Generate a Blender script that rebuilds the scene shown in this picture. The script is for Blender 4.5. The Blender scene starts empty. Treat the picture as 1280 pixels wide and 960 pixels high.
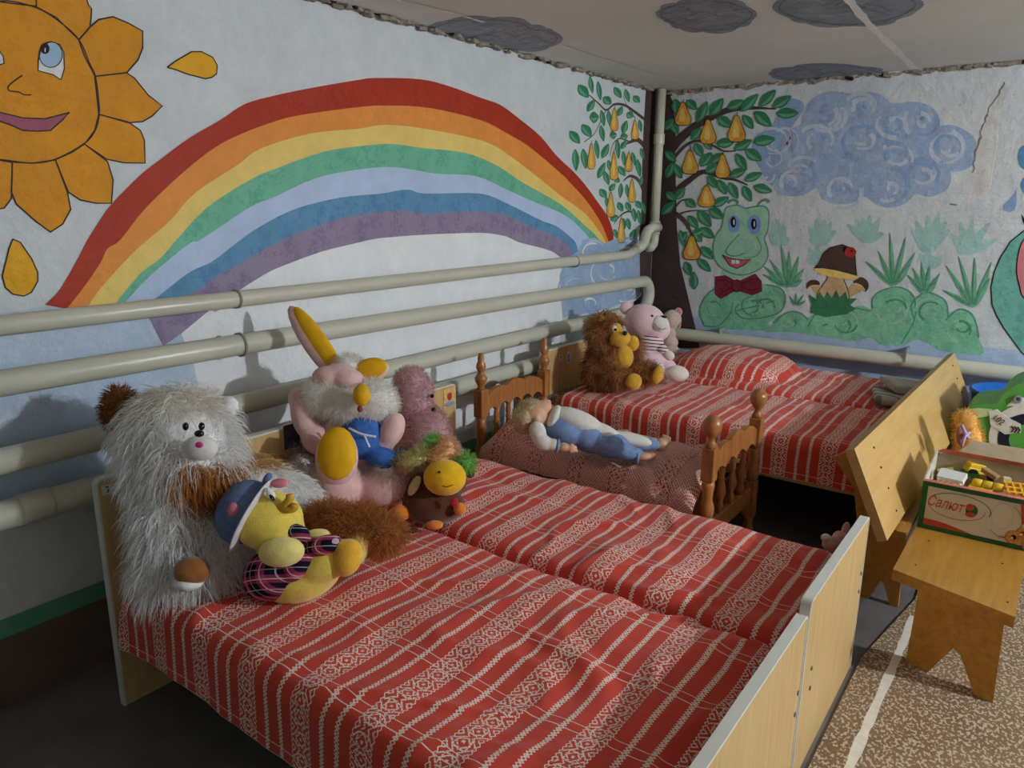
import bpy, bmesh, math, random
from math import sin, cos, pi, radians, sqrt, atan2, exp
from mathutils import Vector, Matrix, noise
from mathutils.geometry import tessellate_polygon

random.seed(7)
scene = bpy.context.scene
COL = scene.collection

# ------------------------------------------------------------------ camera
F_PX = 933.0
def cam_axes(yaw, pitch, roll):
    f = Vector((-sin(yaw)*cos(pitch), cos(yaw)*cos(pitch), -sin(pitch)))
    r = f.cross(Vector((0, 0, 1))).normalized(); u = r.cross(f)
    c, s = cos(roll), sin(roll)
    return c*r + s*u, -s*r + c*u, f
CR, CU, CF = cam_axes(radians(36.4), radians(13.7), radians(0.4))
CAM = Vector((0, 0, 1.35))
cd = bpy.data.cameras.new('camera'); cam = bpy.data.objects.new('camera', cd); COL.objects.link(cam)
cd.sensor_width = 36; cd.lens = 36*F_PX/1280; cd.clip_start = 0.02
cam.matrix_world = Matrix.Translation(CAM) @ Matrix((CR, CU, -CF)).transposed().to_4x4()
scene.camera = cam
def on(px, py, ax, val):
    "the point where the sight line of a photo pixel meets the plane axis = val"
    d = (px-640)/F_PX*CR - (py-480)/F_PX*CU + CF
    return CAM + d*((val-CAM[ax])/d[ax])

# ------------------------------------------------------------------ world, light, exposure
w = bpy.data.worlds.new('world'); scene.world = w; w.use_nodes = True
w.node_tree.nodes['Background'].inputs[0].default_value = (0.8, 0.85, 1, 1)
w.node_tree.nodes['Background'].inputs[1].default_value = 0.02
vs = scene.view_settings
vs.view_transform = 'Standard'; vs.look = 'None'; vs.gamma = 1.0; vs.use_curve_mapping = False
vs.exposure = 0.32
LAMP1 = (2.75, 2.6, 1.86); FILL_LIGHT = (1.0, -0.8, 1.80)      # the room's bulb and an added fill light, both built at the end
POWER1, FILL_POWER = 225.0, 2.5

# ------------------------------------------------------------------ materials
def lin(c):
    c /= 255.0
    return c/12.92 if c <= 0.04045 else ((c+0.055)/1.055)**2.4
def rgb(r, g, b, k=1.0):
    return tuple(min(0.9, lin(v)*k) for v in (r, g, b)) + (1,)
MATS = {}
class NT:
    def __init__(s, m): s.t = m.node_tree; s.n = s.t.nodes; s.l = s.t.links
    def node(s, typ, **kw):
        n = s.n.new(typ)
        for k, v in kw.items():
            if k.startswith('i_'): n.inputs[k[2:].replace('_', ' ')].default_value = v
            else: setattr(n, k, v)
        return n
    def m(s, op, a, b=None, c=None):
        n = s.n.new('ShaderNodeMath'); n.operation = op
        for i, v in enumerate((a, b, c)):
            if v is None: continue
            if isinstance(v, (int, float)): n.inputs[i].default_value = v
            else: s.l.new(v, n.inputs[i])
        return n.outputs[0]
    def mix(s, fac, a, b):
        n = s.n.new('ShaderNodeMix'); n.data_type = 'RGBA'
        if isinstance(fac, (int, float)): n.inputs[0].default_value = fac
        else: s.l.new(fac, n.inputs[0])
        for i, v in ((6, a), (7, b)):
            if isinstance(v, tuple): n.inputs[i].default_value = v
            else: s.l.new(v, n.inputs[i])
        return n.outputs[2]
    def ramp(s, x, stops):
        n = s.n.new('ShaderNodeValToRGB'); e = n.color_ramp.elements
        while len(e) < len(stops): e.new(0.5)
        for el, (p, v) in zip(e, stops):
            el.position = p; el.color = v if isinstance(v, tuple) else (v, v, v, 1)
        s.l.new(x, n.inputs[0]); return n.outputs[0]
    def noise(s, vec, scale, detail=3, rough=0.5):
        n = s.node('ShaderNodeTexNoise'); n.inputs['Scale'].default_value = scale
        n.inputs['Detail'].default_value = detail; n.inputs['Roughness'].default_value = rough
        if vec is not None: s.l.new(vec, n.inputs['Vector'])
        return n.outputs['Fac']
    def bump(s, h, strength=0.3, dist=0.01, base=None):
        n = s.node('ShaderNodeBump'); n.inputs['Strength'].default_value = strength
        n.inputs['Distance'].default_value = dist; s.l.new(h, n.inputs['Height'])
        if base is not None: s.l.new(base, n.inputs['Normal'])
        return n.outputs[0]
def newmat(name, rough=0.6, spec=0.3):
    m = bpy.data.materials.new(name); m.use_nodes = True
    b = m.node_tree.nodes['Principled BSDF']
    b.inputs['Roughness'].default_value = rough; b.inputs['Specular IOR Level'].default_value = spec
    return m, NT(m), b
def plain(name, col, rough=0.6, spec=0.3, var=0.12, scale=25, bump=0.0, bscale=80, sheen=0, coords='obj'):
    if name in MATS: return MATS[name]
    m, t, b = newmat(name, rough, spec)
    tc = t.node('ShaderNodeTexCoord'); v = tc.outputs['Object']
    n = t.noise(v, scale, 4)
    dark = tuple(c*(1-var) for c in col[:3]) + (1,); lite = tuple(min(1, c*(1+var)) for c in col[:3]) + (1,)
    t.l.new(t.ramp(n, [(0.3, dark), (0.7, lite)]), b.inputs['Base Color'])
    if bump: t.l.new(t.bump(t.noise(v, bscale, 3), bump, 0.004), b.inputs['Normal'])
    if sheen:
        b.inputs['Sheen Weight'].default_value = sheen; b.inputs['Sheen Roughness'].default_value = 0.5
    MATS[name] = m; return m
def wall_relief(t):
    "plaster over brick: shared by the bare wall and everything painted on it"
    g = t.node('ShaderNodeNewGeometry').outputs['Position']
    a = t.noise(g, 3.0, 3, 0.5); c = t.noise(g, 16, 4, 0.6); d = t.noise(g, 70, 3, 0.6)
    sx = t.node('ShaderNodeSeparateXYZ'); t.l.new(g, sx.inputs[0])
    zz = t.m('ADD', sx.outputs[2], t.m('MULTIPLY', a, 0.02))
    fr = t.m('FRACT', t.m('DIVIDE', zz, 0.083))
    j = t.m('LESS_THAN', t.m('ABSOLUTE', t.m('SUBTRACT', fr, 0.5)), 0.05)
    j = t.m('MULTIPLY', j, t.m('GREATER_THAN', c, 0.52))
    h = t.m('ADD', t.m('MULTIPLY', a, 1.6), t.m('ADD', t.m('MULTIPLY', c, 0.9), t.m('MULTIPLY', d, 0.10)))
    h = t.m('SUBTRACT', h, t.m('MULTIPLY', j, 0.18))
    return g, t.bump(h, 0.5, 0.02), c
def paint(name, col, var=0.10, patch=None, pk=0.0, rough=0.55):
    "wall paint; patch: a second colour the brush left in blotches"
    if name in MATS: return MATS[name]
    m, t, b = newmat(name, rough, 0.25)
    g, nrm, c = wall_relief(t)
    n = t.noise(g, 9, 5, 0.65)
    dark = tuple(x*(1-var) for x in col[:3])+(1,); lite = tuple(min(.95, x*(1+var)) for x in col[:3])+(1,)
    out = t.ramp(n, [(0.3, dark), (0.7, lite)])
    if patch:
        n2 = t.noise(g, 22, 6, 0.75)
        out = t.mix(t.m('MULTIPLY', t.ramp(n2, [(0.5, 0.0), (0.58, 1.0)]), pk), out, patch)
    t.l.new(out, b.inputs['Base Color']); t.l.new(nrm, b.inputs['Normal'])
    MATS[name] = m; return m

# ------------------------------------------------------------------ mesh helpers
def smooth_closed(p, k=4):
    n = len(p); out = []
    for i in range(n):
        a, b, c, d = p[i-1], p[i], p[(i+1) % n], p[(i+2) % n]
        for j in range(k):
            t = j/k
            out.append(tuple(0.5*((2*b[q])+(-a[q]+c[q])*t+(2*a[q]-5*b[q]+4*c[q]-d[q])*t*t+(-a[q]+3*b[q]-3*c[q]+d[q])*t**3) for q in range(len(b))))
    return out
def smooth_open(p, k=5):
    if len(p) < 3: return list(p)
    q = [tuple(2*a-b for a, b in zip(p[0], p[1]))]+list(p)+[tuple(2*a-b for a, b in zip(p[-1], p[-2]))]
    out = []
    for i in range(1, len(q)-2):
        a, b, c, d = q[i-1], q[i], q[i+1], q[i+2]
        for j in range(k):
            t = j/k
            out.append(tuple(0.5*((2*b[e])+(-a[e]+c[e])*t+(2*a[e]-5*b[e]+4*c[e]-d[e])*t*t+(-a[e]+3*b[e]-3*c[e]+d[e])*t**3) for e in range(len(b))))
    out.append(tuple(p[-1])); return out
class MB:
    def __init__(s): s.v = []; s.f = []; s.mi = []; s.sm = []; s.uv = {}
    def add(s, verts, faces, mi=0, sm=True):
        o = len(s.v); s.v += [tuple(v) for v in verts]
        for f in faces: s.f.append(tuple(i+o for i in f)); s.mi.append(mi); s.sm.append(sm)
        return s
    def box(s, c, size, rot=None, bev=0.0, mi=0, seg=2):
        bm = bmesh.new(); bmesh.ops.create_cube(bm, size=1)
        for v in bm.verts: v.co = Vector((v.co.x*size[0], v.co.y*size[1], v.co.z*size[2]))
        if bev: bmesh.ops.bevel(bm, geom=list(bm.edges), offset=min(bev, min(size)*0.49), segments=seg, affect='EDGES', profile=0.5)
        M = Matrix.Translation(Vector(c)) @ (rot.to_4x4() if rot else Matrix())
        return s.bm(bm, M, mi, False)
    def bm(s, bm, M=Matrix(), mi=0, sm=True):
        bm.verts.ensure_lookup_table()
        for i, v in enumerate(bm.verts): v.index = i
        s.add([M @ v.co for v in bm.verts], [[v.index for v in f.verts] for f in bm.faces], mi, sm); bm.free(); return s
    def ell(s, c, r, rot=None, nu=20, nv=12, mi=0):
        if not hasattr(r, '__len__'): r = (r, r, r)
        V = []; Fc = []
        for j in range(nv+1):
            th = pi*j/nv
            for i in range(nu):
                ph = 2*pi*i/nu
                p = Vector((r[0]*sin(th)*cos(ph), r[1]*sin(th)*sin(ph), r[2]*cos(th)))
                if rot: p = rot @ p
                V.append(Vector(c)+p)
        for j in range(nv):
            for i in range(nu):
                a, b = j*nu+i, j*nu+(i+1) % nu
                Fc.append((a, a+nu, b+nu, b))
        return s.add(V, Fc, mi)
    def tube(s, pts, rad, n=12, mi=0, caps=True):
        pts = [Vector(p) for p in pts]; m = len(pts)
        if not hasattr(rad, '__len__'): rad = [rad]*m
        T = []
        for i in range(m):
            a = pts[min(i+1, m-1)]-pts[max(i-1, 0)]; T.append(a.normalized())
        up = Vector((0, 0, 1)) if abs(T[0].z) < 0.9 else Vector((1, 0, 0))
        N = (up - T[0]*up.dot(T[0])).normalized(); V = []; Fc = []
        for i in range(m):
            N = (N - T[i]*N.dot(T[i])).normalized(); B = T[i].cross(N)
            for k in range(n):
                a = 2*pi*k/n; V.append(pts[i]+(N*cos(a)+B*sin(a))*rad[i])
        for i in range(m-1):
            for k in range(n):
                a, b = i*n+k, i*n+(k+1) % n; Fc.append((a, b, b+n, a+n))
        if caps: Fc.append(tuple(range(n-1, -1, -1))); Fc.append(tuple((m-1)*n+k for k in range(n)))
        return s.add(V, Fc, mi)
    def lathe(s, prof, o=(0, 0, 0), rot=None, n=16, mi=0):
        V = []; Fc = []; m = len(prof)
        for r, z in prof:
            for k in range(n):
                a = 2*pi*k/n; p = Vector((r*cos(a), r*sin(a), z))
                V.append(Vector(o)+(rot @ p if rot else p))
        for i in range(m-1):
            for k in range(n):
                a, b = i*n+k, i*n+(k+1) % n; Fc.append((a, b, b+n, a+n))
        Fc.append(tuple(range(n-1, -1, -1))); Fc.append(tuple((m-1)*n+k for k in range(n)))
        return s.add(V, Fc, mi)
    def prism(s, pts, nrm, th, mi=0):
        "flat outline pts (3-D, any winding) pushed by th along nrm"
        pts = [Vector(p) for p in pts]; nrm = Vector(nrm).normalized(); n = len(pts)
        tri = tessellate_polygon([pts]); V = pts+[p+nrm*th for p in pts]; Fc = []
        for t in tri:
            a, b, c = t; fn = (pts[b]-pts[a]).cross(pts[c]-pts[a])
            if fn.dot(nrm) < 0: a, b, c = c, b, a
            Fc.append((a+n, b+n, c+n)); Fc.append((c, b, a))
        for i in range(n): Fc.append((i, (i+1) % n, n+(i+1) % n, n+i))
        return s.add(V, Fc, mi, False)
    def flat(s, pts, nrm, mi=0):
        pts = [Vector(p) for p in pts]; nrm = Vector(nrm)
        Fc = []
        for a, b, c in tessellate_polygon([pts]):
            if (pts[b]-pts[a]).cross(pts[c]-pts[a]).dot(nrm) < 0: a, b, c = c, b, a
            Fc.append((a, b, c))
        return s.add(pts, Fc, mi, False)
    def ribbon(s, pts, width, nrm, mi=0):
        pts = [Vector(p) for p in pts]; m = len(pts); nrm = Vector(nrm)
        if m < 2: return s
        if not hasattr(width, '__len__'): width = [width]*m
        V = []; Fc = []
        for i in range(m):
            t = (pts[min(i+1, m-1)]-pts[max(i-1, 0)]).normalized(); sd = nrm.cross(t).normalized()
            V += [pts[i]-sd*width[i]/2, pts[i]+sd*width[i]/2]
        for i in range(m-1): Fc.append((2*i, 2*i+2, 2*i+3, 2*i+1))
        return s.add(V, Fc, mi, False)
    def build(s, name, mats, parent=None, recalc=False):
        me = bpy.data.meshes.new(name); me.from_pydata(s.v, [], s.f)
        for m in (mats if isinstance(mats, (list, tuple)) else [mats]): me.materials.append(m)
        me.polygons.foreach_set('material_index', s.mi); me.polygons.foreach_set('use_smooth', s.sm)
        if recalc:
            bm = bmesh.new(); bm.from_mesh(me); bmesh.ops.recalc_face_normals(bm, faces=bm.faces); bm.to_mesh(me); bm.free()
        me.update()
        o = bpy.data.objects.new(name, me); COL.objects.link(o)
        if parent is not None: adopt(o, parent)
        return o
def world_of(p):
    M = Matrix()
    while p is not None: M = p.matrix_basis.copy() @ M; p = p.parent
    return M
def adopt(o, parent):
    "parent o, whose mesh is in world coordinates, without moving it"
    M = world_of(parent); o.parent = parent
    if M != Matrix(): o.matrix_basis = M.inverted()
def tag(o, label=None, cat=None, group=None, kind=None):
    if label: o['label'] = label
    if cat: o['category'] = cat
    if group: o['group'] = group
    if kind: o['kind'] = kind
    return o
def thing(name, loc, label, cat, group=None):
    o = bpy.data.objects.new(name, None); COL.objects.link(o); o.location = loc; o.empty_display_size = 0.05
    return tag(o, label, cat, group)
# ------------------------------------------------------------------ the room
XW, YB, ZC = -2.16, 4.427, 2.01          # left wall, back wall, ceiling
XR, YF = 4.1, -1.6                       # right and front wall, out of the frame
white_wall = paint('wall_white', rgb(220, 225, 228, .92), 0.07, rgb(200, 203, 205), 0.25)
far_wall = paint('wall_grey', rgb(128, 124, 118), .1)
def slab(name, c, size, mat):
    o = MB().box(c, size).build(name, mat); return tag(o, kind='structure')
wall_left = slab('wall_left', (XW-0.1, (YB+YF)/2, ZC/2), (0.2, YB-YF+0.4, ZC+0.2), white_wall)
wall_back = slab('wall_back', ((XW+XR)/2, YB+0.1, ZC/2), (XR-XW, 0.2, ZC+0.2), white_wall)
slab('wall_right', (XR+0.1, (YB+YF)/2, ZC/2), (0.2, YB-YF+0.4, ZC+0.2), far_wall)
slab('wall_front', ((XW+XR)/2, YF-0.1, ZC/2), (XR-XW, 0.2, ZC+0.2), far_wall)
m, t, b = newmat('ceiling_concrete', 0.8, 0.15)
g = t.node('ShaderNodeNewGeometry').outputs['Position']
c1 = t.ramp(t.noise(g, 1.6, 5, 0.6), [(0.3, rgb(216, 220, 218)), (0.7, rgb(228, 231, 230))])
t.l.new(c1, b.inputs['Base Color']); t.l.new(t.bump(t.noise(g, 25, 5, .65), .25, .01), b.inputs['Normal'])
ceiling = slab('ceiling', ((XW+XR)/2, (YB+YF)/2, ZC+0.1), (XR-XW, YB-YF, 0.2), m)
m, t, b = newmat('floor_grey', 0.6, 0.3)
g = t.node('ShaderNodeNewGeometry').outputs['Position']
c1 = t.ramp(t.noise(g, 3, 5, 0.6), [(0.3, rgb(92, 86, 84)), (0.7, rgb(120, 116, 116))])
t.l.new(c1, b.inputs['Base Color']); t.l.new(t.bump(t.noise(g, 40, 4), .15, .005), b.inputs['Normal'])
floor = slab('floor', ((XW+XR)/2, (YB+YF)/2, -0.05), (XR-XW+0.4, YB-YF+0.4, 0.1), m)

# ------------------------------------------------------------------ murals: paint on the walls
LAY = 0.0004
LK = [0]
def sub(lay):
    LK[0] += 1; return lay+(LK[0] % 11)*0.08
def L3(p, lay=1):
    q = on(p[0], p[1], 0, XW); q.x = XW+LAY*lay; q.y = min(q.y, YB-0.0005); q.z = min(max(q.z, 0.005), ZC-0.002); return q
def B3(p, lay=1):
    q = on(p[0], p[1], 1, YB); q.y = YB-LAY*lay; q.x = max(q.x, XW+0.0005); q.z = min(max(q.z, 0.005), ZC-0.002); return q
def C3(p, lay=1):
    q = on(p[0], p[1], 2, ZC); q.z = ZC-LAY*lay; q.x = max(q.x, XW+0.001); q.y = min(q.y, YB-0.001); return q
NL, NB, NC = Vector((1, 0, 0)), Vector((0, -1, 0)), Vector((0, 0, -1))
class Mural:
    "one painted motif: flat paint layers on one wall, traced in photo pixels"
    def __init__(s, wall, org=(0, 0), sc=1.0):
        s.wall = wall; s.mb = MB(); s.mats = []; s.org = org; s.sc = sc
        s.f, s.n, s.par = {'L': (L3, NL, wall_left), 'B': (B3, NB, wall_back), 'C': (C3, NC, ceiling)}[wall]
    def mi(s, m):
        if m not in s.mats: s.mats.append(m)
        return s.mats.index(m)
    def px(s, p): return (s.org[0]+p[0]/s.sc, s.org[1]+p[1]/s.sc)
    def fill(s, pts, mat, lay=1, smooth=True):
        p = [s.px(q) for q in pts]; lay = sub(lay)
        if smooth: p = smooth_closed(p, 4)
        s.mb.flat([s.f(q, lay) for q in p], s.n, s.mi(mat)); return s
    def ell(s, c, r, mat, lay=1, rot=0):
        pts = [(c[0]+r[0]*cos(a)*cos(rot)-r[1]*sin(a)*sin(rot), c[1]+r[0]*cos(a)*sin(rot)+r[1]*sin(a)*cos(rot)) for a in [2*pi*i/22 for i in range(22)]]
        return s.fill(pts, mat, lay, False)
    def line(s, pts, wpx, mat, lay=2, closed=False, smooth=True):
        p = [s.px(q) for q in pts]; lay = sub(lay)
        if closed: p = smooth_closed(p, 4) if smooth else p; p = p+[p[0]]
        elif smooth: p = smooth_open(p, 5)
        P = [s.f(q, lay) for q in p]
        n = len(P)
        if hasattr(wpx, '__len__'): ws = [wpx[0]+(wpx[1]-wpx[0])*i/(n-1) for i in range(n)]
        else: ws = [wpx]*n
        sc = (P[n//2]-CAM).length/F_PX
        s.mb.ribbon(P, [x/s.sc*sc for x in ws], s.n, s.mi(mat)); return s
    def leaf(s, x0, y0, x1, y1, wd, mat, vein, lay=3):
        d = Vector((x1-x0, y1-y0)); n = Vector((-d.y, d.x)).normalized()*wd/2; o = Vector((x0, y0)); pts = []
        for t_, k in ((0, 0), (.2, .7), (.45, 1), (.75, .7), (1, 0), (.75, -.7), (.45, -1), (.2, -.7)):
            pts.append(tuple(o+d*t_+n*k))
        s.fill(pts, mat, lay)
        pts2 = [tuple(o+d*t_+n*k*.8) for t_, k in ((.1, .1), (.3, .75), (.55, .8), (.85, .3), (.85, .1), (.5, .12))]
        s.fill(pts2, vein, lay+1); return s
    def blade(s, bx, by, tx, ty, wd, mat, lay=3, bend=0):
        d = Vector((tx-bx, ty-by)); n = Vector((-d.y, d.x)).normalized()*wd/2; o = Vector((bx, by))
        pts = [tuple(o+d*t_+n*(k+bend*sin(t_*pi))) for t_, k in ((0, .4), (.35, 1), (.7, .7), (1, 0), (.7, -.7), (.35, -1), (0, -.4))]
        return s.fill(pts, mat, lay)
    def build(s, name, label):
        o = s.mb.build(name, s.mats, s.par); o['label'] = label; return o
ink = paint('paint_ink', rgb(45, 30, 25))
sun_c = paint('paint_sun', rgb(222, 148, 4, 1.0), 0.10, rgb(208, 126, 4), .35)
petal_c = paint('paint_petal', rgb(232, 170, 20, 1.0), 0.10)
p_white = paint('paint_white', rgb(228, 228, 228), .05)
p_hill = paint('paint_bright_white', rgb(240, 240, 242), .05)
p_blue = paint('paint_eye_blue', rgb(165, 195, 220)); p_black = paint('paint_black', rgb(20, 18, 20))
p_mouth = paint('paint_mouth', rgb(160, 85, 105))

# pale sky and the bright hill under the rainbow
sky_c = paint('paint_sky', rgb(186, 202, 224), .08, rgb(204, 214, 228), .6)
M = Mural('L').fill([(-330, 430), (-40, 398), (56, 383), (120, 386), (190, 378), (196, 400), (200, 431), (226, 418), (240, 450), (262, 563), (-330, 735)], sky_c, 1, False)
M.build('painted_sky', 'pale blue sky painted under the rainbow foot')
RB = {}
RB[0] = [(56,381),(75,361),(97,323),(109,300),(128,270),(141,253),(175,219),(203,197),(237,172),(275,150),(306,130),(345,119),(394,109),(447,100),(469,97.5),(525,99),(562,108),(600,122),(625,131),(647,147),(675,170),(695,194),(717,215),(732,232),(748,254),(760,272),(766,290),(767,303)]
RB[1] = [(83,386),(103,361),(125,329),(134,311),(150,300),(180,262),(228,216),(269,184),(300,168),(331,156),(369,145),(447,134),(487,132),(537,135),(600,150),(634,167),(662,184),(700,216),(712,228),(732,250),(750,277),(761,303)]
RB[2] = [(109,384),(125,361),(162,320),(184,300),(212,276),(244,241),(297,206),(325,186),(387,167),(447,161),(484,156),(537,162),(606,177),(644,200),(680,228),(700,244),(730,266),(748,288),(758,304)]
RB[3] = [(144,379),(175,342),(200,323),(220,300),(259,259),(312,225),(341,212),(403,190),(447,183),(487,180),(528,185),(581,191),(619,206),(653,228),(700,255),(729,280),(745,295),(754,308)]
RB[4] = [(156,378),(187,345),(237,304),(250,300),(312,259),(341,247),(394,223),(447,212),(494,209),(544,217),(594,220),(631,236),(662,250),(700,266),(720,280),(738,300),(746,314)]
RB[5] = [(188,378),(234,342),(266,326),(300,300),(325,283),(369,261),(425,247),(475,242),(509,237),(531,242),(600,242),(637,256),(675,275),(694,282),(710,294),(719,303),(723,316)]
RB[6] = [(196,384),(244,364),(266,348),(300,329),(331,311),(353,300),(394,283),(441,269),(500,263),(537,267),(581,264),(625,267),(653,278),(672,287),(691,294),(706,303),(713,310),(716,322)]
RB[7] = [(204,432),(226,417),(259,390),(297,364),(319,350),(344,336),(400,315),(440,305),(472,298),(519,294),(560,292),(603,291),(631,295),(649,303),(677,310),(691,315),(701,322)]
cols = [('red', rgb(176, 52, 28), None), ('orange', rgb(236, 150, 66), None), ('yellow', rgb(240, 208, 118), None), ('green', rgb(118, 190, 160), rgb(80, 168, 128)),
        ('sky_blue', rgb(186, 206, 236), None), ('blue', rgb(100, 150, 188), rgb(70, 122, 168)), ('violet', rgb(150, 136, 162), rgb(122, 104, 140))]
M = Mural('L').fill(RB[7][1:] + [(703, 340), (703, 395), (690, 500), (600, 530), (420, 605), (270, 668), (262, 560), (250, 490), (240, 450)], p_hill, 2, False)
M.build('painted_hill', 'bright white hill painted under the rainbow')
M = Mural('L')
for i, (nm, c, pc) in enumerate(cols):
    rnd = random.Random(i)
    a = smooth_open(RB[i], 4); b_ = smooth_open(RB[i+1], 4)
    if nm == 'violet': a = [(186, 397)]+a[2:]
    if nm == 'blue': b_ = [(194, 388)]+b_
    o = Mural('L').fill(a+b_[::-1], paint('paint_'+nm, c, .08, pc, .6), 3, False)
    o.build('painted_rainbow_band', nm.replace('_', ' ')+' band of the painted rainbow')

# the sun
face = [(0,5),(140,30),(240,90),(315,160),(355,250),(380,305),(393,400),(395,460),(380,520),(335,575),(220,637),(130,652),(40,643),(-60,625),(-150,560),(-205,460),(-215,330),(-180,200),(-100,70)]
pet = [[(45,-18),(45,8.5),(70,22),(98,50),(112,34),(113.5,22),(114,11),(110,6),(107.5,-2),(98,-22),(75,-38)],
 [(45,8),(45,-20),(22,-45),(-12,-25),(-5,2),(20,5)],
 [(98,50),(112,34),(123,24.5),(141,21),(160,29),(178,39),(178,60),(172,75),(158,91),(118,95.5),(105,70)],
 [(118,95.5),(158,91),(168,98),(185,119),(202.5,132.5),(190,145),(178,152),(160,153.5),(123,143)],
 [(123,143),(160,152.5),(175,163),(180,175),(181,204),(155,203.5),(133,199),(105,180),(118,163)],
 [(105,180),(134,202),(141,225),(139,254),(120,254),(100,250),(85,240),(69,200),(90,190)],
 [(69,200),(84,240),(88,262),(78,280),(63,290),(45,277),(20,255),(14,240),(15,203),(40,204)],
 [(15,203),(14,248),(5,260),(-10,263),(-28,250),(-28,196)]]
pet += [[(56-x-6, y) for x, y in p][::-1] for p in pet[2:6]]
M = Mural('L')
for p in pet:
    M.fill(p, sun_c, 3, False); M.line(p, 1.4, ink, 5, True, False)
M.org, M.sc = (0, 0), 3.2
M.fill(face, sun_c, 4); M.line(face, 4.2, ink, 6, True)
M.sc = 5.82
M.fill([(275,440),(300,330),(370,303),(430,325),(460,380),(465,500),(440,580),(385,545),(275,515)], p_white, 6, False)
M.line([(275,440),(300,330),(370,303),(430,325),(460,380),(465,500),(440,580),(385,545),(275,515)], 6, ink, 8, True, False)
M.ell((365,398), (84,93), p_blue, 7); M.line([(365+84*cos(a), 398+93*sin(a)) for a in [i*pi/8 for i in range(16)]], 5, ink, 8, True)
M.ell((323,355), (33,39), p_black, 9); M.ell((323,365), (4,17), p_white, 10)
e2 = [(-150,320),(-90,300),(-30,330),(5,392),(18,408),(27,462),(0,470),(-60,500),(-140,470)]
M.fill(e2, p_white, 6, False); M.line(e2, 6, ink, 8, True, False); M.ell((-85,395), (62,75), p_blue, 7); M.ell((-110,360), (30,36), p_black, 9)
M.line([(160,548),(100,590),(62,625),(55,645),(70,662),(135,670),(175,690),(225,690)], 7, ink, 6)
M.sc = 3.2
mo = [(-110,440),(0,450),(90,472),(180,475),(277,450),(250,478),(200,522),(150,525),(90,522),(40,500),(-30,475)]
M.fill(mo, p_mouth, 6, False); M.line(mo, 4, ink, 7, True, False)
M.build('painted_sun', 'smiling orange sun with petal rays painted on the wall')
for pts, org in (([(668,270),(700,245),(765,207),(805,207),(850,230),(868,262),(865,295),(845,310),(820,315),(750,297),(700,278)], (0, 0)),
                 ([(50,92),(80,105),(125,170),(150,225),(150,260),(125,305),(95,320),(50,312),(20,285),(8,240),(22,185),(35,130)], (0, 270))):
    Mural('L', org, 3.2).fill(pts, petal_c, 3, False).line(pts, 4, ink, 5, True, False).build('painted_petal', 'loose yellow petal painted beside the sun')

# swirled clouds: blue ground with lighter and bluer arcs
def swirls(M, circles, mats, lay, wd, seed, n=4):
    rnd = random.Random(seed)
    for (cx, cy, r) in circles:
        for k in range(n):
            rr = r*(1-0.22*k)
            if rr < 4: break
            a0 = rnd.uniform(0, 6.28); da = rnd.uniform(1.3, 3.2)
            ox, oy = rnd.uniform(-.2, .2)*r, rnd.uniform(-.2, .2)*r; sp = rnd.uniform(.75, 1.2); sq = rnd.uniform(.7, 1.0)
            pts = [(cx+ox+rr*(1+(sp-1)*i/9)*cos(a0+da*i/9), cy+oy+rr*sq*(1+(sp-1)*i/9)*sin(a0+da*i/9)) for i in range(10)]
            M.line(pts, (wd, wd*.5), mats[(k+rnd.randint(0, 1)) % len(mats)], lay+rnd.randint(0, 2))
cl_a = paint('paint_cloud', rgb(158, 180, 212), .1, rgb(190, 200, 216), .5); cl_b = paint('paint_cloud_light', rgb(196, 206, 222)); cl_c = paint('paint_cloud_blue', rgb(146, 172, 210))
M = Mural('B', (960, 60), 4.0)
M.fill([(170,350),(190,290),(250,235),(330,215),(430,230),(500,220),(570,235),(620,275),(720,268),(800,285),(850,330),(852,385),(920,385),(1000,420),(1040,470),(1040,540),(1010,595),(940,620),(915,615),(915,660),(890,710),(810,745),(740,730),(690,775),(610,800),(540,780),(480,745),(420,775),(340,780),(270,755),(240,700),(180,735),(80,740),(30,700),(50,640),(10,600),(20,540),(60,480),(80,420),(160,385)], cl_a, 1, True)
swirls(M, [(640,380,90),(460,460,95),(290,330,100),(260,460,105),(900,500,110),(770,360,80),(790,640,90),(600,690,105),(170,610,70),(380,710,85),(120,680,60),(480,300,80),(640,540,90)], [cl_b, cl_c, cl_b], 2, 20, 3, 5)
M.fill([(160,262),(110,255),(60,300),(20,390),(-60,440),(-80,520),(-40,600),(20,690),(60,600),(70,470),(130,380),(180,300)], cl_c, 3)
swirls(M, [(80,450,60),(20,560,60),(-10,640,45),(30,480,90)], [cl_b, cl_a], 5, 12, 5, 4)
M.build('painted_cloud', 'swirling blue cloud painted beside the pear tree')
M = Mural('L')
M.fill([(722,314),(706,326),(699,345),(701,372),(703,397),(725,393),(760,386),(800,370),(799,300),(785,303),(772,297),(756,304),(742,297),(728,300)], cl_a, 4, False)
swirls(M, [(745,312,15),(722,355,22),(760,340,24),(785,315,15),(785,360,18),(740,380,14)], [p_hill, cl_c, cl_b], 5, 3.0, 9, 4)
M.build('painted_cloud', 'blue swirled cloud painted where the rainbow ends, behind the pipes')
gr_a = paint('paint_cloud_grey', rgb(142, 150, 162), .15, rgb(108, 118, 134), .5); gr_b = paint('paint_cloud_grey_light', rgb(172, 176, 184)); gr_c = paint('paint_cloud_rim', rgb(100, 112, 130))
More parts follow.
